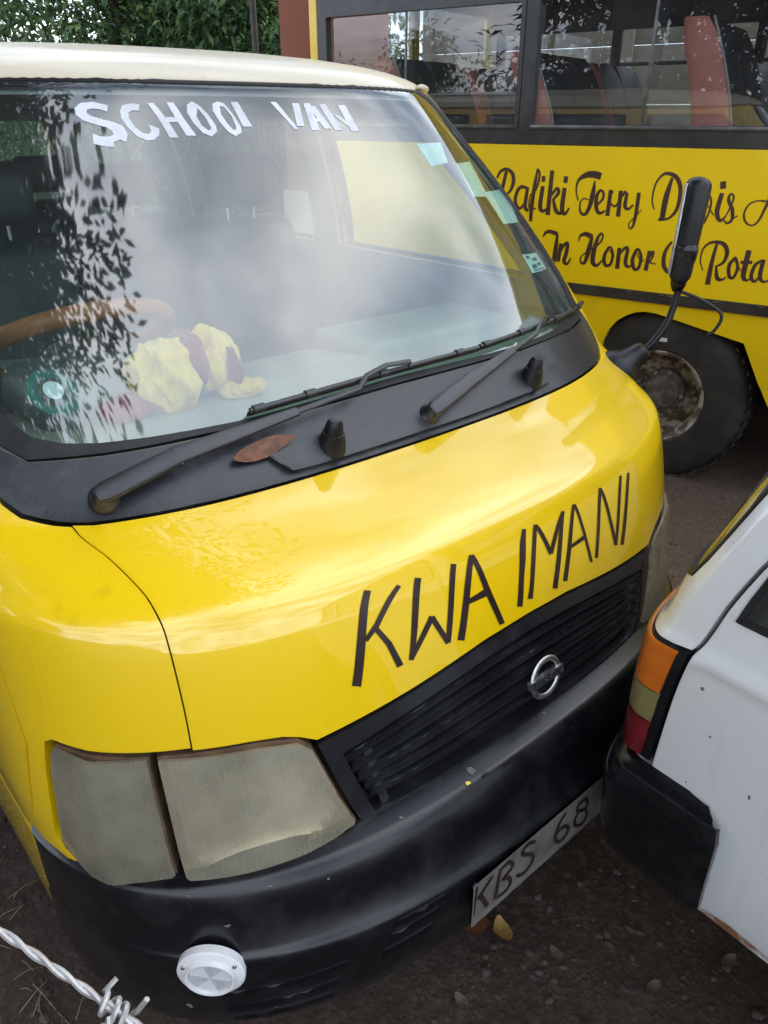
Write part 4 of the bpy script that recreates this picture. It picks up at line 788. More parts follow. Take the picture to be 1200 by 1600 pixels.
obj('far_pane', [(S0, -BW-.012, 1.6), (S1, -BW-.012, 1.6), (S1, -BW-.012, 2.24), (S0, -BW-.012, 2.24)], [(0, 1, 2, 3)], M_busg, bus, False)
boxo('wheel_well', (-.33, -.55, .0+.30), (.66, -.50, .95), M_dark, bus, 0); boxo('wheel_well_top', (-.36, -.52, .90), (.68, -.035, .93), M_dark, bus, 0)
boxo('chassis_rail', (S0+.3, -.75, .40), (S1-.1, -.62, .55), M_dark, bus, .01); boxo('chassis_rail', (S0+.3, -1.5, .40), (S1-.1, -1.37, .55), M_dark, bus, .01)
# wheels
def bus_wheel(s, y, sd):
    R_ = .455
    w = lathe('wheel', [(.215, -.10), (.24, -.115), (.36, -.125), (.415, -.115), (.435, -.09), (R_, -.06), (R_, .06), (.435, .09), (.415, .112), (.36, .125), (.25, .118), (.232, .10), (.215, .08)], (s, y, R_-.045), (0, sd, 0), M_tyre, bus, 56)
    r = lathe('rim', [(.225, .080), (.243, .108), (.236, .112), (.222, .104), (.210, .075), (.198, .03), (.188, -.02), (.178, -.05), (.13, -.065), (.10, -.060), (.0, -.06)], (s, y, R_-.045), (0, sd, 0), M_rim, w, 48)
    h = lathe('hub', [(.112, -.06), (.110, -.02), (.096, -.01), (.088, .012), (.06, .020), (.0, .022)], (s, y, R_-.045), (0, sd, 0), M_rimdark, w, 28)
    for i in range(8):
        a = 2*PI*i/8+.2; lathe('wheel_nut', [(.013, -.02), (.013, .008), (.009, .014), (0, .014)], (s+.098*math.cos(a), y+sd*-.02, R_-.045+.098*math.sin(a)), (0, sd, 0), M_rim, w, 6)
    bm = bmesh.new()
    for i in range(44):
        a = 2*PI*i/44
        for q in (-1, 1):
            vs = box(bm, (-.011, q*.072-.030, -.006), (.011, q*.072+.030, .006), 0)
            for v in vs: v.co = Matrix.Rotation(-a, 3, 'Y')@(v.co+Vector((0, 0, R_+.001)))+Vector((s, y, R_-.045))
    from_bm('tread', bm, M_tyre, w)['kind'] = 'stuff'
    return w
w0 = bus_wheel(.285, -.155, 1)
tg = boxo('wheel_tag', (.272, -.155+.112, .700), (.344, -.155+.1275, .719), M_wht, w0, .001)
bus_wheel(.225, -BW+.18, -1); bus_wheel(.225-3.1, -.155, 1); bus_wheel(.225-3.1, -BW+.18, -1)
# bench seats
def bus_seat(s, y0, y1, top):
    # cushion extends toward the front (-x); the backrest leans to the rear
    st_ = boxo('seat', (s-.46, y1, 1.26), (s-.02, y0, 1.40), M_bseat, bus, .04, seg=3)
    def prof(t):    # centre line of the back in x, from base to top
        return s+.02+.16*t-.05*math.sin(PI*t)
    zs = lin(0, 1, 12); H0 = 1.34
    for nm, ya, yb, mm, g in (('seat_back', y0-.012, (y0+y1)/2+.004, M_bseat, 0), ('seat_back', (y0+y1)/2-.004, y1+.012, M_bseat, 0)):
        V = []; F = []
        n = len(zs)
        for j, t in enumerate(zs):
            th = .068*(1-.25*t); x = prof(t); z = H0+(top-H0)*t
            rd = 1 if t < .9 else 1-(t-.9)*3.0
            ym = (ya+yb)/2; hw = abs(ya-yb)/2*(1 if t < .85 else 1-(t-.85)*1.1)
            for (dx, dy) in ((-th*rd, hw), (-th*rd*1.06, hw*.5), (-th*rd*1.0, 0), (-th*rd*1.06, -hw*.5), (-th*rd, -hw), (th*rd, -hw), (th*rd, hw)):
                V.append((x+dx, ym+dy, z))
        k = 7
        for j in range(n-1):
            for i in range(k): F.append((j*k+i, j*k+(i+1) % k, (j+1)*k+(i+1) % k, (j+1)*k+i))
        F.append(tuple((n-1)*k+i for i in range(k)))
        obj(nm, V, F, mm, st_, sharp=60)
    # salmon side face of the back next to the window
    V = []; F = []
    for j, t in enumerate(zs):
        th = .098*(1-.22*t); x = prof(t); z = H0+(top-H0)*t; rd = 1 if t < .9 else 1-(t-.9)*3.2
        V += [(x-th*rd, y0-.010, z), (x-th*rd*.7, y0+.012, z), (x+th*rd*.7, y0+.012, z), (x+th*rd, y0-.010, z)]
    for j in range(len(zs)-1):
        for i in range(3): F.append((j*4+i, j*4+i+1, (j+1)*4+i+1, (j+1)*4+i))
    F.append(tuple((len(zs)-1)*4+i for i in range(4)))
    obj('side_face', V, F, M_bpink, st_, sharp=60)
    tube('piping', [(prof(t)-.098*(1-.22*t), y0-.006, H0+(top-H0)*t) for t in zs], .006, M_piping, st_, 6)
    for dx in (-.4, -.08): tube('seat_leg', [(s+dx, (y0+y1)/2, .92), (s+dx, (y0+y1)/2, 1.28)], .018, M_alu, st_, 8)
for k, s in enumerate((1.08, .24, -.60, -1.44, -2.28, 1.92)):
    bus_seat(s-.02, -.10, -.92, 2.0 if s != .24 else 2.10)
    bus_seat(s+.10, -1.26, -2.06, 2.0)

# ---------------------------------------------------------------- white estate car parked nose-away in front of the van
XC, YR = .815, -.052
CR = [(.06, .44, .780, .11, 2.5, 0), (.03, .49, .790, .11, 2.5, 0), (.012, .58, .798, .10, 2.5, 0), (.0, .70, .80, .10, 2.5, 0), (.003, .86, .801, .10, 2.5, 0), (.010, .955, .800, .10, 2.5, 0), (.022, .985, .790, .10, 2.5, 0),
      (.035, 1.05, .778, .105, 2.5, 0), (.065, 1.15, .757, .115, 2.5, 0), (.105, 1.27, .725, .13, 2.5, 0), (.17, 1.38, .675, .16, 2.5, 0), (.23, 1.42, .63, .18, 2.5, 0), (.40, 1.445, .5, .22, 2.5, 0)]
car = thing('estate_car', 'white estate car with orange and red tail lamp backed up close to the van', 'car', (XC, YR, 0), RAD(-2))
YBC = 1.05
M_chipg = mat('grey_chip', (.13, .12, .115), .8)
M_rustp = mat('rust_over_white', (.74, .75, .75), .6, col2=(.24, .11, .05), nscale=14, lo=.40, hi=.55, bscale=90, bstr=.3)
def SC(u, v, o=0):
    global YB
    t = YB; YB = YBC
    p = S(u, v, CR, o); YB = t
    return (-p[0], -p[1], p[2])      # rear of the car looks to +y; positive u is the side toward the camera (-x)
KC = (.95, .10)
def UC(y, v):
    r = row(CR, v); y1 = r[0]+r[3]; return 1+(y-y1)/(YBC-y1)
# camera side is u > 0 (x negative)
GAP = [(.128, 2.8), (.142, 4.0), (.158, 5.05), (.178, 6.5), (.215, 7.8), (.28, 9.0), (.36, 10.2), (.42, 11.4)]      # shut line: metres ahead of the rear face
def gapu(v):
    for (a, p), (b, q) in zip(GAP, GAP[1:]):
        if v <= q: return ucy(a+(b-a)*(v-p)/(q-p), v)
    return ucy(GAP[-1][0], v)
def ucy(y, v):
    """outline parameter of the point y metres ahead of the rear face, also round the corner"""
    r = row(CR, v)
    if y >= r[0]+r[3]: return UC(y, v)
    lo, hi = 0., 1.
    for i in range(30):
        m_ = (lo+hi)/2
        if -SC(m_, v)[1] < y: lo = m_
        else: hi = m_
    return lo
def wq(y0, y1, v0, v1, sl=.10): return rounded([(ucy(y0, v0), v0), (ucy(y1, v0), v0), (ucy(y1, v1), v1), (ucy(y0+sl, v1), v1)], .02)
QW = [wq(.205, .98, 6.85, 10.0, .16), wq(1.08, 1.75, 6.85, 10.0, .0), wq(1.86, 2.55, 6.85, 9.9, -.0)]
def archc(yc):
    out = []
    for a in lin(0, PI, 12):
        z = max(.44, .34+.36*math.sin(a)); v = 0
        while v < 11.9 and row(CR, v)[1] < z: v += .02
        out.append((UC(yc+.36*math.cos(a), v), max(.0, v)))
    return out
for sd in (1, -1):
    f = (lambda p: p) if sd > 0 else both
    body = [(gapu(v)+.004, v) for v in (3.0, 4.0, 5.05, 6.5, 7.8, 9.0, 10.2, 11.3)]+[(UC(1.3, 11.3), 11.3), (UC(2.5, 11.3), 11.3), (UC(2.7, 10), 10), (UC(3.05, 6.9), 6.9), (UC(4., 6), 6.0), (UC(4., 0), 0)]+archc(3.25)+archc(.98)+[(.70, 0), (.60, 1), (.60, 3.0)]
    qp = panel('side_panel', f(body), [f(w) for w in QW], SC, M_white, car, bulge=lambda a, b: .0035*math.exp(-((b-4.95)/.14)**2)*min(1, max(0, abs(a)-.85)*8), step=.028 if sd > 0 else .08, k=KC, thick=.02, roll=.004, drop=.003)
    for w in QW:
        g = panel('side_window', f(w), [], SC, M_carg, car, .06, off=-.008, k=KC, thick=0, roll=0)
        ins = [(a/KC[0], b/KC[1]) for a, b in inset([(a*KC[0], b*KC[1]) for a, b in w], .010)]
        panel('window_seal', f(w), [f(ins)], SC, M_rubber, g, .05, off=.003, k=KC, thick=.012, roll=.003, drop=.002)
    if sd > 0:
        for (yy, vv, r) in ((.19, 4.45, .0045), (.22, 3.8, .002), (.30, 3.4, .003), (.20, 3.1, .0018)):
            uu = UC(yy, vv); pg = [(uu+r*(.5+.6*random.random())*math.cos(2*PI*i/8)/.95, vv+1.5*r*(.5+.6*random.random())*math.sin(2*PI*i/8)/.16) for i in range(8)]
            panel('paint_chip', f(pg), [], SC, M_chipg, qp, .05, off=.001, k=KC, thick=0, roll=0)
        # rusty lower edge behind the wheel
        panel('rust_edge', [(UC(.265, 0), .0), (UC(.265, .2), .30), (UC(.33, .4), .55), (UC(.42, .3), .38), (UC(.52, .35), .50), (UC(.60, 0), .02)], [], SC, M_rustp, qp, .02, off=.0012, k=(.95, .12), thick=0, roll=0)
    # tail lamp: amber, clear, red, with a black edge strip round the corner
    def gapy(v):
        for (a, p), (b, q) in zip(GAP, GAP[1:]):
            if v <= q: return a+(b-a)*(v-p)/(q-p)
    def e1(v, d=.0): return ucy(gapy(v)-.004-d, v)
    def strip(v0, v1, ul, d): return [(ul, v0)]+[(e1(v, d), v) for v in lin(v0, v1, 5)]+[(ul, v1)]
    L0 = .60
    lb = panel('tail_lamp', f([(L0, 3.04)]+[(e1(v), v) for v in lin(3.04, 5.0, 8)]+[(e1(5.0, .03), 5.12), (L0, 5.06)]), [], SC, M_black, car, .015, off=.001, k=KC, thick=.03, roll=.004)
    panel('amber_lens', f(strip(3.99, 4.97, L0+.01, .014)), [], SC, M_lens_o, lb, .012, off=.008, k=KC, thick=.01, roll=.003)
    panel('clear_lens', f(strip(3.57, 3.975, L0+.01, .014)), [], SC, M_lens_c, lb, .012, off=.008, k=KC, thick=.01, roll=.003)
    panel('red_lens', f(strip(3.08, 3.555, L0+.01, .015)), [], SC, M_lens_r, lb, .012, off=.008, k=KC, thick=.01, roll=.003)
# tailgate with its glass, lower rear panel, roof
tg_half = [(ucy(.10, 5.1), 5.17), (ucy(.125, 5.1), 5.16)]+[(gapu(v)-.005, v) for v in (5.3, 6.5, 7.8, 9.0, 10.2, 11.3)]
TGW = sym([(0, 6.9), (.55, 6.9), (.78, 7.0), (.86, 7.2), (.885, 7.6), (.89, 8.5), (.88, 9.4), (.85, 10.2), (.75, 10.5), (0, 10.6)])
tail = panel('tailgate', [(0, 2.85), (.588, 2.85), (.588, 5.16)]+tg_half+[(0, 11.3)]+[(-u, v) for u, v in reversed(tg_half)]+[(-.588, 5.16), (-.588, 2.85)], [TGW], SC, M_white, car, .03, k=KC, thick=.02, roll=.005)
panel('rear_glass', TGW, [], SC, M_carg, tail, .05, off=-.004, k=KC, thick=0, roll=0)
panel('rear_glass_seal', TGW, [sym([(0, 7.0), (.55, 7.0), (.77, 7.1), (.845, 7.28), (.87, 7.65), (.875, 8.5), (.865, 9.35), (.835, 10.1), (.74, 10.38), (0, 10.48)])], SC, M_rubber, tail, .05, off=.002, k=KC, thick=.01, roll=0)
panel('roof', [(-UC(2.45, 11.3), 11.33), (-1, 11.33), (1, 11.33), (UC(2.45, 11.3), 11.33), (UC(2.45, 12), 12), (1, 12), (-1, 12), (-UC(2.45, 12), 12)], [], SC, M_white, car, .06, k=(.95, .12), thick=.015)
capc = [SC(u, 11.99) for u in lin(-UC(2.4, 12), UC(2.4, 12), 40)]
obj('roof_centre', capc+[(0, -1.4, 1.437)], [(i, i+1, 41) for i in range(40)]+[(40, 0, 41)], M_white, car)
panel('lower_tail', [(-.59, .2), (.59, .2), (.59, 2.8), (-.59, 2.8)], [], SC, M_white, car, .05, off=-.01, k=KC, thick=.02)
# wrap-round bumper
BR = [(.0, .450, .805, .12, 2.5, 0), (-.015, .475, .820, .12, 2.5, 0), (-.020, .54, .834, .12, 2.5, 0), (-.022, .61, .838, .12, 2.5, 0), (-.020, .655, .838, .12, 2.5, 0), (-.013, .690, .830, .12, 2.5, 0), (.012, .704, .795, .11, 2.5, 0)]
def BC(u, v, o=0):
    global YB
    t = YB; YB = YBC; p = S(u, v, BR, o); YB = t
    return (-p[0], -p[1], p[2])
def UB(y, v): r = row(BR, v); y1 = r[0]+r[3]; return 1+(y-y1)/(YBC-y1)
be = rounded([(UB(.285, 0), 0.), (UB(.30, 3), 3.0), (UB(.30, 6), 6.0)], [.0, 0, .0])
cb = panel('bumper', [(-UB(.26, 0), 0), (UB(.268, 0), 0), (UB(.276, 1), 1), (UB(.280, 2), 2), (UB(.282, 3), 3), (UB(.282, 4), 4), (UB(.276, 4.8), 4.8), (UB(.262, 5.4), 5.4), (UB(.24, 5.8), 5.8), (UB(.21, 6), 6), (-UB(.21, 6), 6)], [], BC, M_bump, car, .016, k=(.98, .045), thick=.012, roll=.010, drop=.009)
panel('bumper_moulding', [(-UB(.24, 4), 4.0), (-UB(.24, 3.4), 3.45), (UB(.265, 3.4), 3.45), (UB(.265, 4), 4.0)], [], BC, M_black, cb, .02, off=.006, k=(.98, .045), thick=.01, roll=.004, drop=.004)
# windscreen, bonnet, front, wheels, underside
def bx(name, lo, hi, m, bev=.03): return boxo(name, lo, hi, m, car, bev, seg=3)
V = [(-.70, -2.45, 1.415), (.70, -2.45, 1.415), (.76, -3.0, 1.0), (-.76, -3.0, 1.0)]
obj('windscreen', V, [(0, 1, 2, 3)], M_carg, car, False)
obj('roof_front', [(-.62, -.9, 1.427), (.62, -.9, 1.427), (.68, -2.45, 1.418), (-.68, -2.45, 1.418), (0, -.9, 1.447), (0, -2.45, 1.442)], [(0, 4, 5, 3), (4, 1, 2, 5)], M_white, car)
bx('bonnet', (-.78, -4.0, .60), (.78, -2.95, .99), M_white, .07)
bx('front_bumper', (-.82, -4.1, .35), (.82, -3.9, .62), M_bump, .05)
bx('underbody', (-.60, -3.9, .28), (.60, -.12, .50), M_dark, .02)
bx('rear_seat_back', (-.60, -1.25, .55), (.60, -1.05, 1.1), M_seat, .05)
for y in (-.98, -3.25):
    for x in (-.70, .70):
        w = lathe('wheel', [(.17, -.08), (.27, -.085), (.29, -.06), (.30, 0), (.29, .06), (.27, .085), (.17, .08)], (x, y, .298), (1, 0, 0), M_tyre, car, 32)
        lathe('rim', [(0, .05), (.05, .055), (.08, .04), (.14, .05), (.172, .08), (.17, -.08)], (x, y, .298), (1 if x > 0 else -1, 0, 0), M_rim, w, 28)

# ---------------------------------------------------------------- ground
def ground_mat():
    m, n, l, b = nodes_of('packed_earth')
    b.inputs['Roughness'].default_value = .92; b.inputs['Specular IOR Level'].default_value = .25
    x = noise_node(n, l, .9, 8, .65); f = ramp(n, l, x.outputs['Fac'], [(.35, 0), (.68, 1)])
    c = mixc(n, l, f, (.026, .018, .014), (.066, .045, .034))
    y = noise_node(n, l, 38, 5, .7); f2 = ramp(n, l, y.outputs['Fac'], [(.48, 0), (.66, 1)])
    c = mixc(n, l, f2, c, (.08, .06, .048)); v = n.new('ShaderNodeTexVoronoi'); v.inputs['Scale'].default_value = 70
    t = n.new('ShaderNodeTexCoord'); l.new(t.outputs['Object'], v.inputs['Vector'])
    f3 = ramp(n, l, v.outputs['Distance'], [(.15, 1), (.4, 0)]); z = noise_node(n, l, 5, 3)
    mm = n.new('ShaderNodeMath'); mm.operation = 'MULTIPLY'; l.new(f3, mm.inputs[0]); l.new(ramp(n, l, z.outputs['Fac'], [(.45, 0), (.6, .5)]), mm.inputs[1])
    # darker earth gives way to lighter gravel beyond the van, toward the bus
    sx = n.new('ShaderNodeSeparateXYZ'); l.new(t.outputs['Object'], sx.inputs[0]); ad = n.new('ShaderNodeMath'); ad.operation = 'MULTIPLY_ADD'; l.new(x.outputs['Fac'], ad.inputs[0]); ad.inputs[1].default_value = 1.6; l.new(sx.outputs[0], ad.inputs[2])
    gv = ramp(n, l, mm.outputs[0], [(0, (.105, .074, .056)), (1, (.22, .175, .145))]); gv = mixc(n, l, f2, gv, (.15, .11, .085))
    mr = n.new('ShaderNodeMapRange'); l.new(ad.outputs[0], mr.inputs[0]); mr.inputs[1].default_value = 1.5; mr.inputs[2].default_value = 2.4
    c = mixc(n, l, mm.outputs[0], c, (.10, .082, .07)); l.new(mixc(n, l, mr.outputs[0], c, gv), b.inputs['Base Color'])
    q = bump(n, l, b, y.outputs['Fac'], .7, .012); bump(n, l, b, v.outputs['Distance'], .35, .006, q)
    return m
M_earth = ground_mat()
def axis(lo, hi, f, far):
    a = []; x = lo
    while x < hi: a.append(x); x += f
    s = f; y = a[-1]
    up = []
    while y < far: s *= 1.22; y += s; up.append(y)
    s = f; y = lo; dn = []
    while y > -far: s *= 1.22; y -= s; dn.append(y)
    return dn[::-1]+a+up
gx = axis(-1.6, 4.2, .035, 400); gy = axis(-1.2, 3.2, .035, 400)
def gz(x, y):
    d = math.hypot(x-1, y-.5); k = 1 if d < 6 else max(0, 1-(d-6)/20)
    return k*(.010*noise.noise((x*2.2, y*2.2, 0))+.007*noise.noise((x*9, y*9, 3)))-.012*k
V = [(x, y, gz(x, y)) for y in gy for x in gx]; nx = len(gx)
F = [(j*nx+i, j*nx+i+1, (j+1)*nx+i+1, (j+1)*nx+i) for j in range(len(gy)-1) for i in range(nx-1)]
g = obj('ground', V, F, M_earth); g['kind'] = 'structure'
# loose stones and crumbs of earth
M_stone = mat('loose_stone', (.034, .026, .021), .9, col2=(.075, .059, .050), nscale=9, lo=.4, hi=.6)
random.seed(11)
ico = bmesh.new(); bmesh.ops.create_icosphere(ico, subdivisions=1, radius=1); iv = [v.co.copy() for v in ico.verts]; if_ = [tuple(v.index for v in f.verts) for f in ico.faces]; ico.free()
V = []; F = []
def near_spots(n):
    out = []
    while len(out) < n:
        r = random.random()
        if r < .45: x, y = random.uniform(-.6, .9), random.uniform(-.95, .1)
        elif r < .75: x, y = random.uniform(.9, 3.2), random.uniform(-.1, 2.4)
        else: x, y = random.uniform(-1.5, -.80), random.uniform(-.3, 2.0)
        out.append((x, y))
    return out
for x, y in near_spots(2000):
    r = random.choice((.003, .004, .004, .005, .006, .008, .011)); k0 = len(V); rot = random.uniform(0, 6.28); c, s = math.cos(rot), math.sin(rot)
    a, b, h = r*random.uniform(.8, 1.5), r*random.uniform(.7, 1.2), r*random.uniform(.4, .8); z0 = gz(x, y)+h*.3
    for q in iv:
        j = 1+.25*noise.noise((q.x*2+x*50, q.y*2+y*50, q.z*2)); px, py = q.x*a*j, q.y*b*j
        V.append((x+px*c-py*s, y+px*s+py*c, z0+q.z*h*j))
    F += [tuple(i+k0 for i in f) for f in if_]
st_o = obj('loose_stones', V, F, M_stone, None, False); st_o['kind'] = 'stuff'; st_o['label'] = 'small loose stones and crumbs scattered over the bare earth'; st_o['category'] = 'stones'
# dead leaves
def leaf_mesh(name, L, W, curl, m, nseg=7, fold=.25, seed=0):
    random.seed(seed); V = []; F = []
    for i in range(nseg+1):
        t = i/nseg; w = W*math.sin(PI*min(1, t*.93+.03))**.8*(1-.25*t); x = L*(t-.5); zc = curl*(2*t-1)**2*L+.02*L*math.sin(7*t+seed)
        for s in (-1, -.5, 0, .5, 1):
            V.append((x, s*w*(1+.06*random.uniform(-1, 1)), zc+abs(s)*w*fold+.03*W*random.uniform(-1, 1)))
    for i in range(nseg):
        for k in range(4): F.append((i*5+k, (i+1)*5+k, (i+1)*5+k+1, i*5+k+1))
    me = bpy.data.meshes.new(name); me.from_pydata(V, [], F); me.materials.append(m); me.polygons.foreach_set('use_smooth', [True]*len(me.polygons))
    so = bpy.data.objects.new(name, me); return so
def leaf_mat(name, a, b):
    m = mat(name, a, .6, col2=b, nscale=60, lo=.4, hi=.65, bscale=150, bstr=.3); return m
M_lf1 = leaf_mat('dead_leaf_brown', (.20, .075, .035), (.10, .04, .022)); M_lf2 = leaf_mat('dead_leaf_yellow', (.38, .25, .06), (.26, .15, .05)); M_lf3 = leaf_mat('dead_leaf_grey', (.15, .10, .075), (.09, .06, .045))
def put_leaf(label, P, L, W, curl, m, rot, seed, group=None):
    o = leaf_mesh('dead_leaf', L, W, curl, m, seed=seed); C.objects.link(o); o.location = P; o.rotation_euler = rot; tag(o, label, 'leaf', group); return o
# one on the cowl under the wiper, sloping with the panel
cp = Vector(VS(-.262, 8.56, .006)); cn = (Vector(VS(-.262, 8.56, .1))-cp).normalized(); cx_ = (Vector(VS(-.20, 8.66, .012))-Vector(VS(-.32, 8.55, .012))).normalized(); cy_ = cn.cross(cx_)
lo_ = leaf_mesh('dead_leaf', .125, .019, .06, M_lf1, seed=3); C.objects.link(lo_)
lo_.matrix_world = Matrix.Translation(cp+cn*.001) @ Matrix((cx_, cy_, cn)).transposed().to_4x4()
tag(lo_, 'curled brown dry leaf caught under the wiper arm on the black cowl', 'leaf')
put_leaf('reddish brown dead leaf on the earth below the number plate', (-.065, .145, .012), .10, .034, .15, M_lf1, (.1, .1, .5), 5)
put_leaf('pale yellow dead leaf on the earth below the number plate', (-.035, .085, .014), .065, .026, .2, M_lf2, (.25, .0, 1.1), 6)
random.seed(21)
for i, (x, y) in enumerate([(.02, -.03), (-.18, -.16), (.12, -.22), (-.30, -.20), (.30, -.30), (-.12, -.36), (-.40, -.33), (.05, -.45), (.2, -.12), (-.22, .04)]):
    put_leaf('small grey brown dead leaf lying on the earth between van and estate car', (x, y, .008), random.uniform(.035, .06), random.uniform(.010, .017), .15, M_lf3, (random.uniform(-.3, .3), random.uniform(-.2, .2), random.uniform(0, 6)), 30+i, 'dead leaves on the bare earth')
# twigs and straw by the fence, short weeds
M_straw = mat('straw', (.30, .22, .13), .8, col2=(.18, .13, .08), nscale=20); M_weed = mat('weed_green', (.045, .075, .022), .6, col2=(.08, .09, .03), nscale=30)
V = []; F = []
for i in range(260):
    x, y = random.uniform(-1.35, -.86), random.uniform(-.1, 1.5); a = random.uniform(0, PI); L = random.uniform(.02, .10)
    k0 = len(V); vv, ff = tube_geo([(x, y, gz(x, y)+.004), (x+L*.5*math.cos(a), y+L*.5*math.sin(a), gz(x, y)+.008+random.random()*.01), (x+L*math.cos(a), y+L*math.sin(a), gz(x, y)+.006)], .0011, 4)
    V += vv; F += [tuple(q+k0 for q in f) for f in ff]
so = obj('straw_litter', V, F, M_straw); so['kind'] = 'stuff'; so['label'] = 'dry straw and twig litter on the ground beside the wire'; so['category'] = 'litter'
V = []; F = []
for i in range(900):
    x, y = random.uniform(-1.4, -.90), random.uniform(-.2, 1.8)
    if noise.noise((x*6, y*6, 1)) < -.05: continue
    a = random.uniform(0, 6.28); h = random.uniform(.015, .05); k0 = len(V); w = .002; dx, dy = math.cos(a), math.sin(a); z0 = gz(x, y)
    V += [(x-dy*w, y+dx*w, z0), (x+dy*w, y-dx*w, z0), (x+dx*h*.35, y+dy*h*.35, z0+h)]; F.append((k0, k0+1, k0+2))
so = obj('weeds', V, F, M_weed, None, False); so['kind'] = 'stuff'; so['label'] = 'sparse short green weeds at the foot of the wire fence'; so['category'] = 'weeds'

# ---------------------------------------------------------------- barbed wire strand between two posts, close to the camera
A, B = Vector((-.9905, -.369, 1.458)), Vector((-.965, -.410, 1.428)); dw = (B-A).normalized()
P_a, P_b = A-dw*1.3, B+dw*1.5
wire = thing('barbed_wire', 'twisted galvanised barbed wire strand stretched in front of the van', 'wire', (P_a.x, P_a.y, 0))
mid_pts = lin(0, 1, 1100)
def wire_pt(t, ph, r):
    c = P_a.lerp(P_b, t); s1 = dw.cross(Vector((0, 0, 1))).normalized(); s2 = dw.cross(s1); a = ph+t*(P_b-P_a).length/.022*2*PI
    return c+s1*math.cos(a)*r+s2*math.sin(a)*r-Vector((P_a.x, P_a.y, 0))
for ph in (0, PI): tube('wire_line', [wire_pt(t, ph, .00075) for t in mid_pts], .0010, M_galv, wire, 6)
Lw = (P_b-P_a).length
def barb(t0, seed):
    random.seed(seed); o_ = []
    c = P_a.lerp(P_b, t0)-Vector((P_a.x, P_a.y, 0)); s1 = dw.cross(Vector((0, 0, 1))).normalized(); s2 = dw.cross(s1)
    for q in (0, 1):
        a0 = q*PI+seed; pts = []
        d1 = s1*math.cos(a0+.6)+s2*math.sin(a0+.6); pts.append(c+d1*.0085+dw*(.004 if q else -.006)); 
        for k in range(15):
            a = a0+k/14*3.2*PI; pts.append(c+dw*((k/14-.5)*.008+(.003 if q else -.003))+(s1*math.cos(a)+s2*math.sin(a))*.0036)
        a = a0+3.2*PI; d2 = s1*math.cos(a+.8)+s2*math.sin(a+.8); pts.append(c+d2*.010+dw*(.007 if q else -.002))
        tube('barb', pts, .0011, M_galv, wire, 6)
tb = (B-P_a).length/Lw
for k in (-5, -4, -3, -2, -1, 0, 1, 2, 3, 4, 5, 6, 7, 8, 9, 10): 
    t = tb+k*.12/Lw
    if .01 < t < .99: barb(t, k+9)
for i, (P_, lb) in enumerate(((P_a, 'grey weathered wooden fence post, uphill end of the wire strand'), (P_b, 'grey weathered wooden fence post, downhill end of the wire strand'))):
    off = Vector((0, 0, 0))
    tag(lathe('fence_post', [(.045, 0), (.043, .6), (.040, P_.z+.08), (.02, P_.z+.10), (0, P_.z+.10)], (P_.x+dw.x*(-.042 if i == 0 else .042), P_.y+dw.y*(-.042 if i == 0 else .042), -.02), (0, 0, 1), M_wood, None, 14), lb, 'post')

# ---------------------------------------------------------------- cloth bundle on the dashboard
def cloth():
    th = thing('cloth_bundle', 'crumpled yellow and maroon cloth bundle lying on the van dashboard', 'cloth', (-.345, .72, 1.215))
    My = mat('cloth_yellow', (.78, .46, .07), .9, col2=(.64, .33, .05), nscale=9, bscale=500, bstr=.2, sheen=.3); Mm = mat('cloth_maroon', (.22, .02, .022), .9, col2=(.15, .018, .018), nscale=9, bscale=500, bstr=.2, sheen=.3)
    def lump(name, c, r, m, seed, rid=.35):
        bm = bmesh.new(); bmesh.ops.create_icosphere(bm, subdivisions=5, radius=1)
        for v in bm.verts:
            d = v.co.normalized()
            f = noise.ridged_multi_fractal(d*1.3+Vector((seed, 0, 0)), 1.0, 2.0, 3, 1.0, 2.0)
            g = noise.noise(d*1.6+Vector((0, seed, 0)))
            ph_ = math.atan2(d.y, d.x); k = .80+.16*g+rid*.16*(f-1)+rid*.15*abs(math.sin(ph_*3.5+seed+2.2*d.z+2*noise.noise(d*2)))*(1-abs(d.z))
            z = d.z*r[2]*k
            v.co = Vector((d.x*r[0]*k, d.y*r[1]*k, max(z, -r[2]*.55)))+Vector(c)
        return from_bm(name, bm, m, th, 80)
    for mm in (My, Mm):
        n, l = mm.node_tree.nodes, mm.node_tree.links; y = noise_node(n, l, 16, 3, .5, stretch=(1.6, .6, .5)); bump(n, l, n['Principled BSDF'], y.outputs['Fac'], 1.0, .035)
    lump('fold', (-.045, .01, .060), (.082, .075, .095), My, 1.3, .8); lump('fold', (.060, .035, .066), (.072, .066, .085), My, 4.1, .8)
    lump('stripe', (.012, .028, .085), (.030, .085, .075), Mm, 2.2, .4); lump('stripe', (.085, .0, .060), (.016, .060, .058), Mm, 7.2, .4)
    lump('sleeve', (-.125, -.012, .030), (.070, .040, .036), Mm, 5.5, .6); lump('corner', (.10, -.03, .022), (.060, .035, .026), My, 8.8, .6)
cloth()

# ---------------------------------------------------------------- wall, pier, post behind the bus
ang = RAD(103.9); bx_ = Vector((math.cos(ang), math.sin(ang), 0)); by_ = Vector((math.sin(ang), -math.cos(ang), 0))
wo = Vector((2.6301, 1.0807, 0))+by_*3.6
wall = thing('boundary_wall', 'pale precast panel wall running behind the yellow bus', 'wall', tuple(wo), ang)
me_slab = None
for i in range(-4, 2):
    for j in range(6):
        if me_slab is None:
            o = boxo('wall_slab', (0.02, -.04, 0), (1.90, .0, .445), M_wallp, wall, .012); me_slab = o.data
        else:
            o = bpy.data.objects.new('wall_slab', me_slab); C.objects.link(o); o.parent = wall
        o.location = (i*2.0, 0, .45*j)
for i in range(-4, 3): boxo('wall_post', (i*2.0-.085, -.09, 0), (i*2.0+.015, .05, 2.85), M_wallp, wall, .01)
pc_ = Vector((3.18, 5.08, 0))
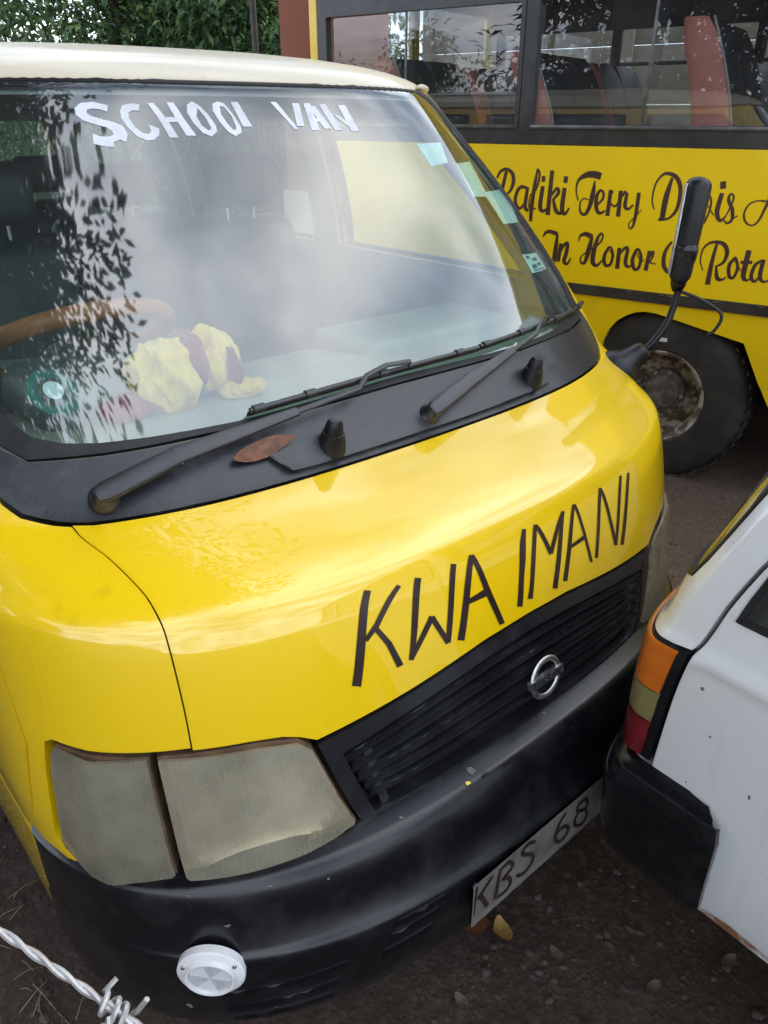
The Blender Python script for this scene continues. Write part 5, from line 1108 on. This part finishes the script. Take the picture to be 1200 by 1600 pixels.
pier = thing('terracotta_pier', 'terracotta painted wall pier with flaking foot beyond the bus', 'pier', tuple(pc_), RAD(12))
boxo('shaft', (-.10, -.22, .0), (.75, .22, 3.1), M_terra, pier, .01); boxo('plinth', (-.13, -.25, 0), (.78, .25, 1.15), M_wallp, pier, .01); boxo('coping', (-.16, -.28, 3.1), (.81, .28, 3.2), M_terra, pier, .01)
tag(tube('metal_post', [(3.34, 6.1, -.05), (3.34, 6.1, 4.4)], .028, M_post, None, 12), 'thin dark metal post standing before the leafy trees', 'post')

# ---------------------------------------------------------------- trees
def leafm(name, c1, c2, c3):
    m, n, l, b = nodes_of(name); b.inputs['Roughness'].default_value = .42; b.inputs['Specular IOR Level'].default_value = .45
    oi = n.new('ShaderNodeObjectInfo'); g_ = n.new('ShaderNodeNewGeometry')
    r = ramp(n, l, g_.outputs['Random Per Island'], [(0, c1), (.6, c2), (1, c3)]); l.new(r, b.inputs['Base Color'])
    tr = n.new('ShaderNodeBsdfTranslucent'); l.new(r, tr.inputs[0]); ms = n.new('ShaderNodeMixShader'); ms.inputs[0].default_value = .38
    l.new(b.outputs[0], ms.inputs[1]); l.new(tr.outputs[0], ms.inputs[2]); l.new(ms.outputs[0], n['Material Output'].inputs['Surface']); return m
M_leafA = leafm('broad_leaf', (.045, .105, .042), (.085, .165, .07), (.20, .29, .085)); M_leafB = leafm('soft_leaf', (.08, .11, .065), (.11, .14, .085), (.15, .17, .10)); M_leafC = leafm('dark_needle', (.014, .026, .013), (.022, .036, .018), (.035, .05, .022))
M_bark = mat('bark', (.11, .085, .065), .9, col2=(.065, .05, .04), nscale=12, bscale=40, bstr=.6, stretch=(1, 1, .3))
def tree(label, loc, h, cr, ch, n, ll, lw, lm, seed, group, low=.25, clumps=26, lean=(0, 0), simple=False):
    rnd = random.Random(seed); t = thing('tree', label, 'tree', loc, 0, group)
    tr_ = [(0, 0, -.1), (.05*h*lean[0]+rnd.uniform(-.1, .1), .05*h*lean[1]+rnd.uniform(-.1, .1), h*.35), (lean[0]*.3*h, lean[1]*.3*h, h*.65), (lean[0]*.5*h, lean[1]*.5*h, h*.92)]
    tube('trunk', sub(tr_, 4), [.022*h*(1-.8*i/12) for i in range(13)], M_bark, t, 9)
    cl = []
    for i in range(clumps):
        z = h*(low+(1-low)*rnd.random()); tt = (z/h-low)/(1-low)
        rr = cr*(math.sin(PI*min(1, .18+.80*tt))**.8)*math.sqrt(rnd.random())*1.0; a = rnd.uniform(0, 2*PI)
        bx0 = lean[0]*.5*z; by0 = lean[1]*.5*z
        cl.append((Vector((bx0+rr*math.cos(a), by0+rr*math.sin(a), z)), cr*rnd.uniform(.20, .38)))
    V = []; F = []
    for c, r in cl:
        st0 = Vector((lean[0]*.4*c.z*.7, lean[1]*.4*c.z*.7, max(h*.2, c.z*.7)))
        vv, ff = tube_geo([st0, st0.lerp(c, .5)+Vector((0, 0, .08*r)), c], [.010*h*.5, .006*h*.5, .002*h*.5], 5); k0 = len(V); V += vv; F += [tuple(q+k0 for q in f) for f in ff]
    obj('limb', V, F, M_bark, t)
    V = []; F = []
    per = n//clumps
    for c, r in cl:
        for i in range(per):
            d = Vector((rnd.gauss(0, 1), rnd.gauss(0, 1), rnd.gauss(0, .8))).normalized()*r*(rnd.random()**.4)*1.15; p = c+d
            ax = (d.normalized()*.6+Vector((rnd.uniform(-1, 1), rnd.uniform(-1, 1), rnd.uniform(-1.1, .3)))).normalized()
            sd_ = ax.cross(Vector((rnd.uniform(-.4, .4), rnd.uniform(-.4, .4), 1))).normalized(); up = sd_.cross(ax)
            L = ll*rnd.uniform(.6, 1.25); w = lw*rnd.uniform(.7, 1.2); k0 = len(V)
            if simple:
                V += [p, p+ax*L*.5+sd_*w, p+ax*L, p+ax*L*.5-sd_*w]; F.append((k0, k0+1, k0+2, k0+3)); continue
            V += [p, p+ax*L*.45+sd_*w+up*w*.3, p+ax*L-up*L*.12, p+ax*L*.45-sd_*w+up*w*.3, p+ax*L*.5]
            F += [(k0, k0+1, k0+4), (k0+1, k0+2, k0+4), (k0+2, k0+3, k0+4), (k0+3, k0, k0+4)]
    obj('crown', V, F, lm, t, False)
    return t
GB = 'trees behind the vehicles'
tree('broad-leaved glossy tree right behind the van roof', (4.0, 10.3, 0), 4.7, 2.4, 4, 30000, .135, .030, M_leafA, 1, GB, .15, 70)
tree('dense broad-leaved tree next to the thin metal post', (5.4, 9.2, 0), 4.7, 2.1, 4, 26000, .125, .028, M_leafA, 2, GB, .15, 60)
tree('lighter green shrubby tree beside the terracotta pier', (4.75, 7.8, 0), 4.0, 1.3, 3, 9000, .10, .020, M_leafA, 3, GB, .15, 30)
tree('hazy soft green tree farther off, sky over it', (5.0, 18.8, 0), 3.9, 2.8, 3, 9000, .16, .035, M_leafB, 4, GB, .15, 36)
tree('low greyish tree behind the glossy broad-leaved one', (8.0, 13.6, 0), 5.4, 3.0, 3, 14000, .22, .055, M_leafA, 5, GB, .12, 46)
GL = 'trees on the open side of the van'
tree('tall dark feathery tree overhanging the open side of the van', (-4.9, 2.4, 0), 14.5, 6.2, 6, 130000, .24, .050, M_leafC, 6, GL, .50, 200, simple=True)
tree('bushy dark tree on the open side, level with the bus windows', (-9.0, 2.2, 0), 6.4, 2.7, 3, 16000, .26, .06, M_leafC, 7, GL, .08, 60)
tree('leafy round tree on the open side, beyond the bushy one', (-13.5, 8.0, 0), 3.0, 2.2, 3, 8000, .22, .045, M_leafA, 8, GL, .12, 34)
tree('spindly open tree on the far corner of the yard', (-11.0, .2, 0), 6.0, 2.6, 3, 12000, .24, .05, M_leafC, 9, GL, .08, 50)
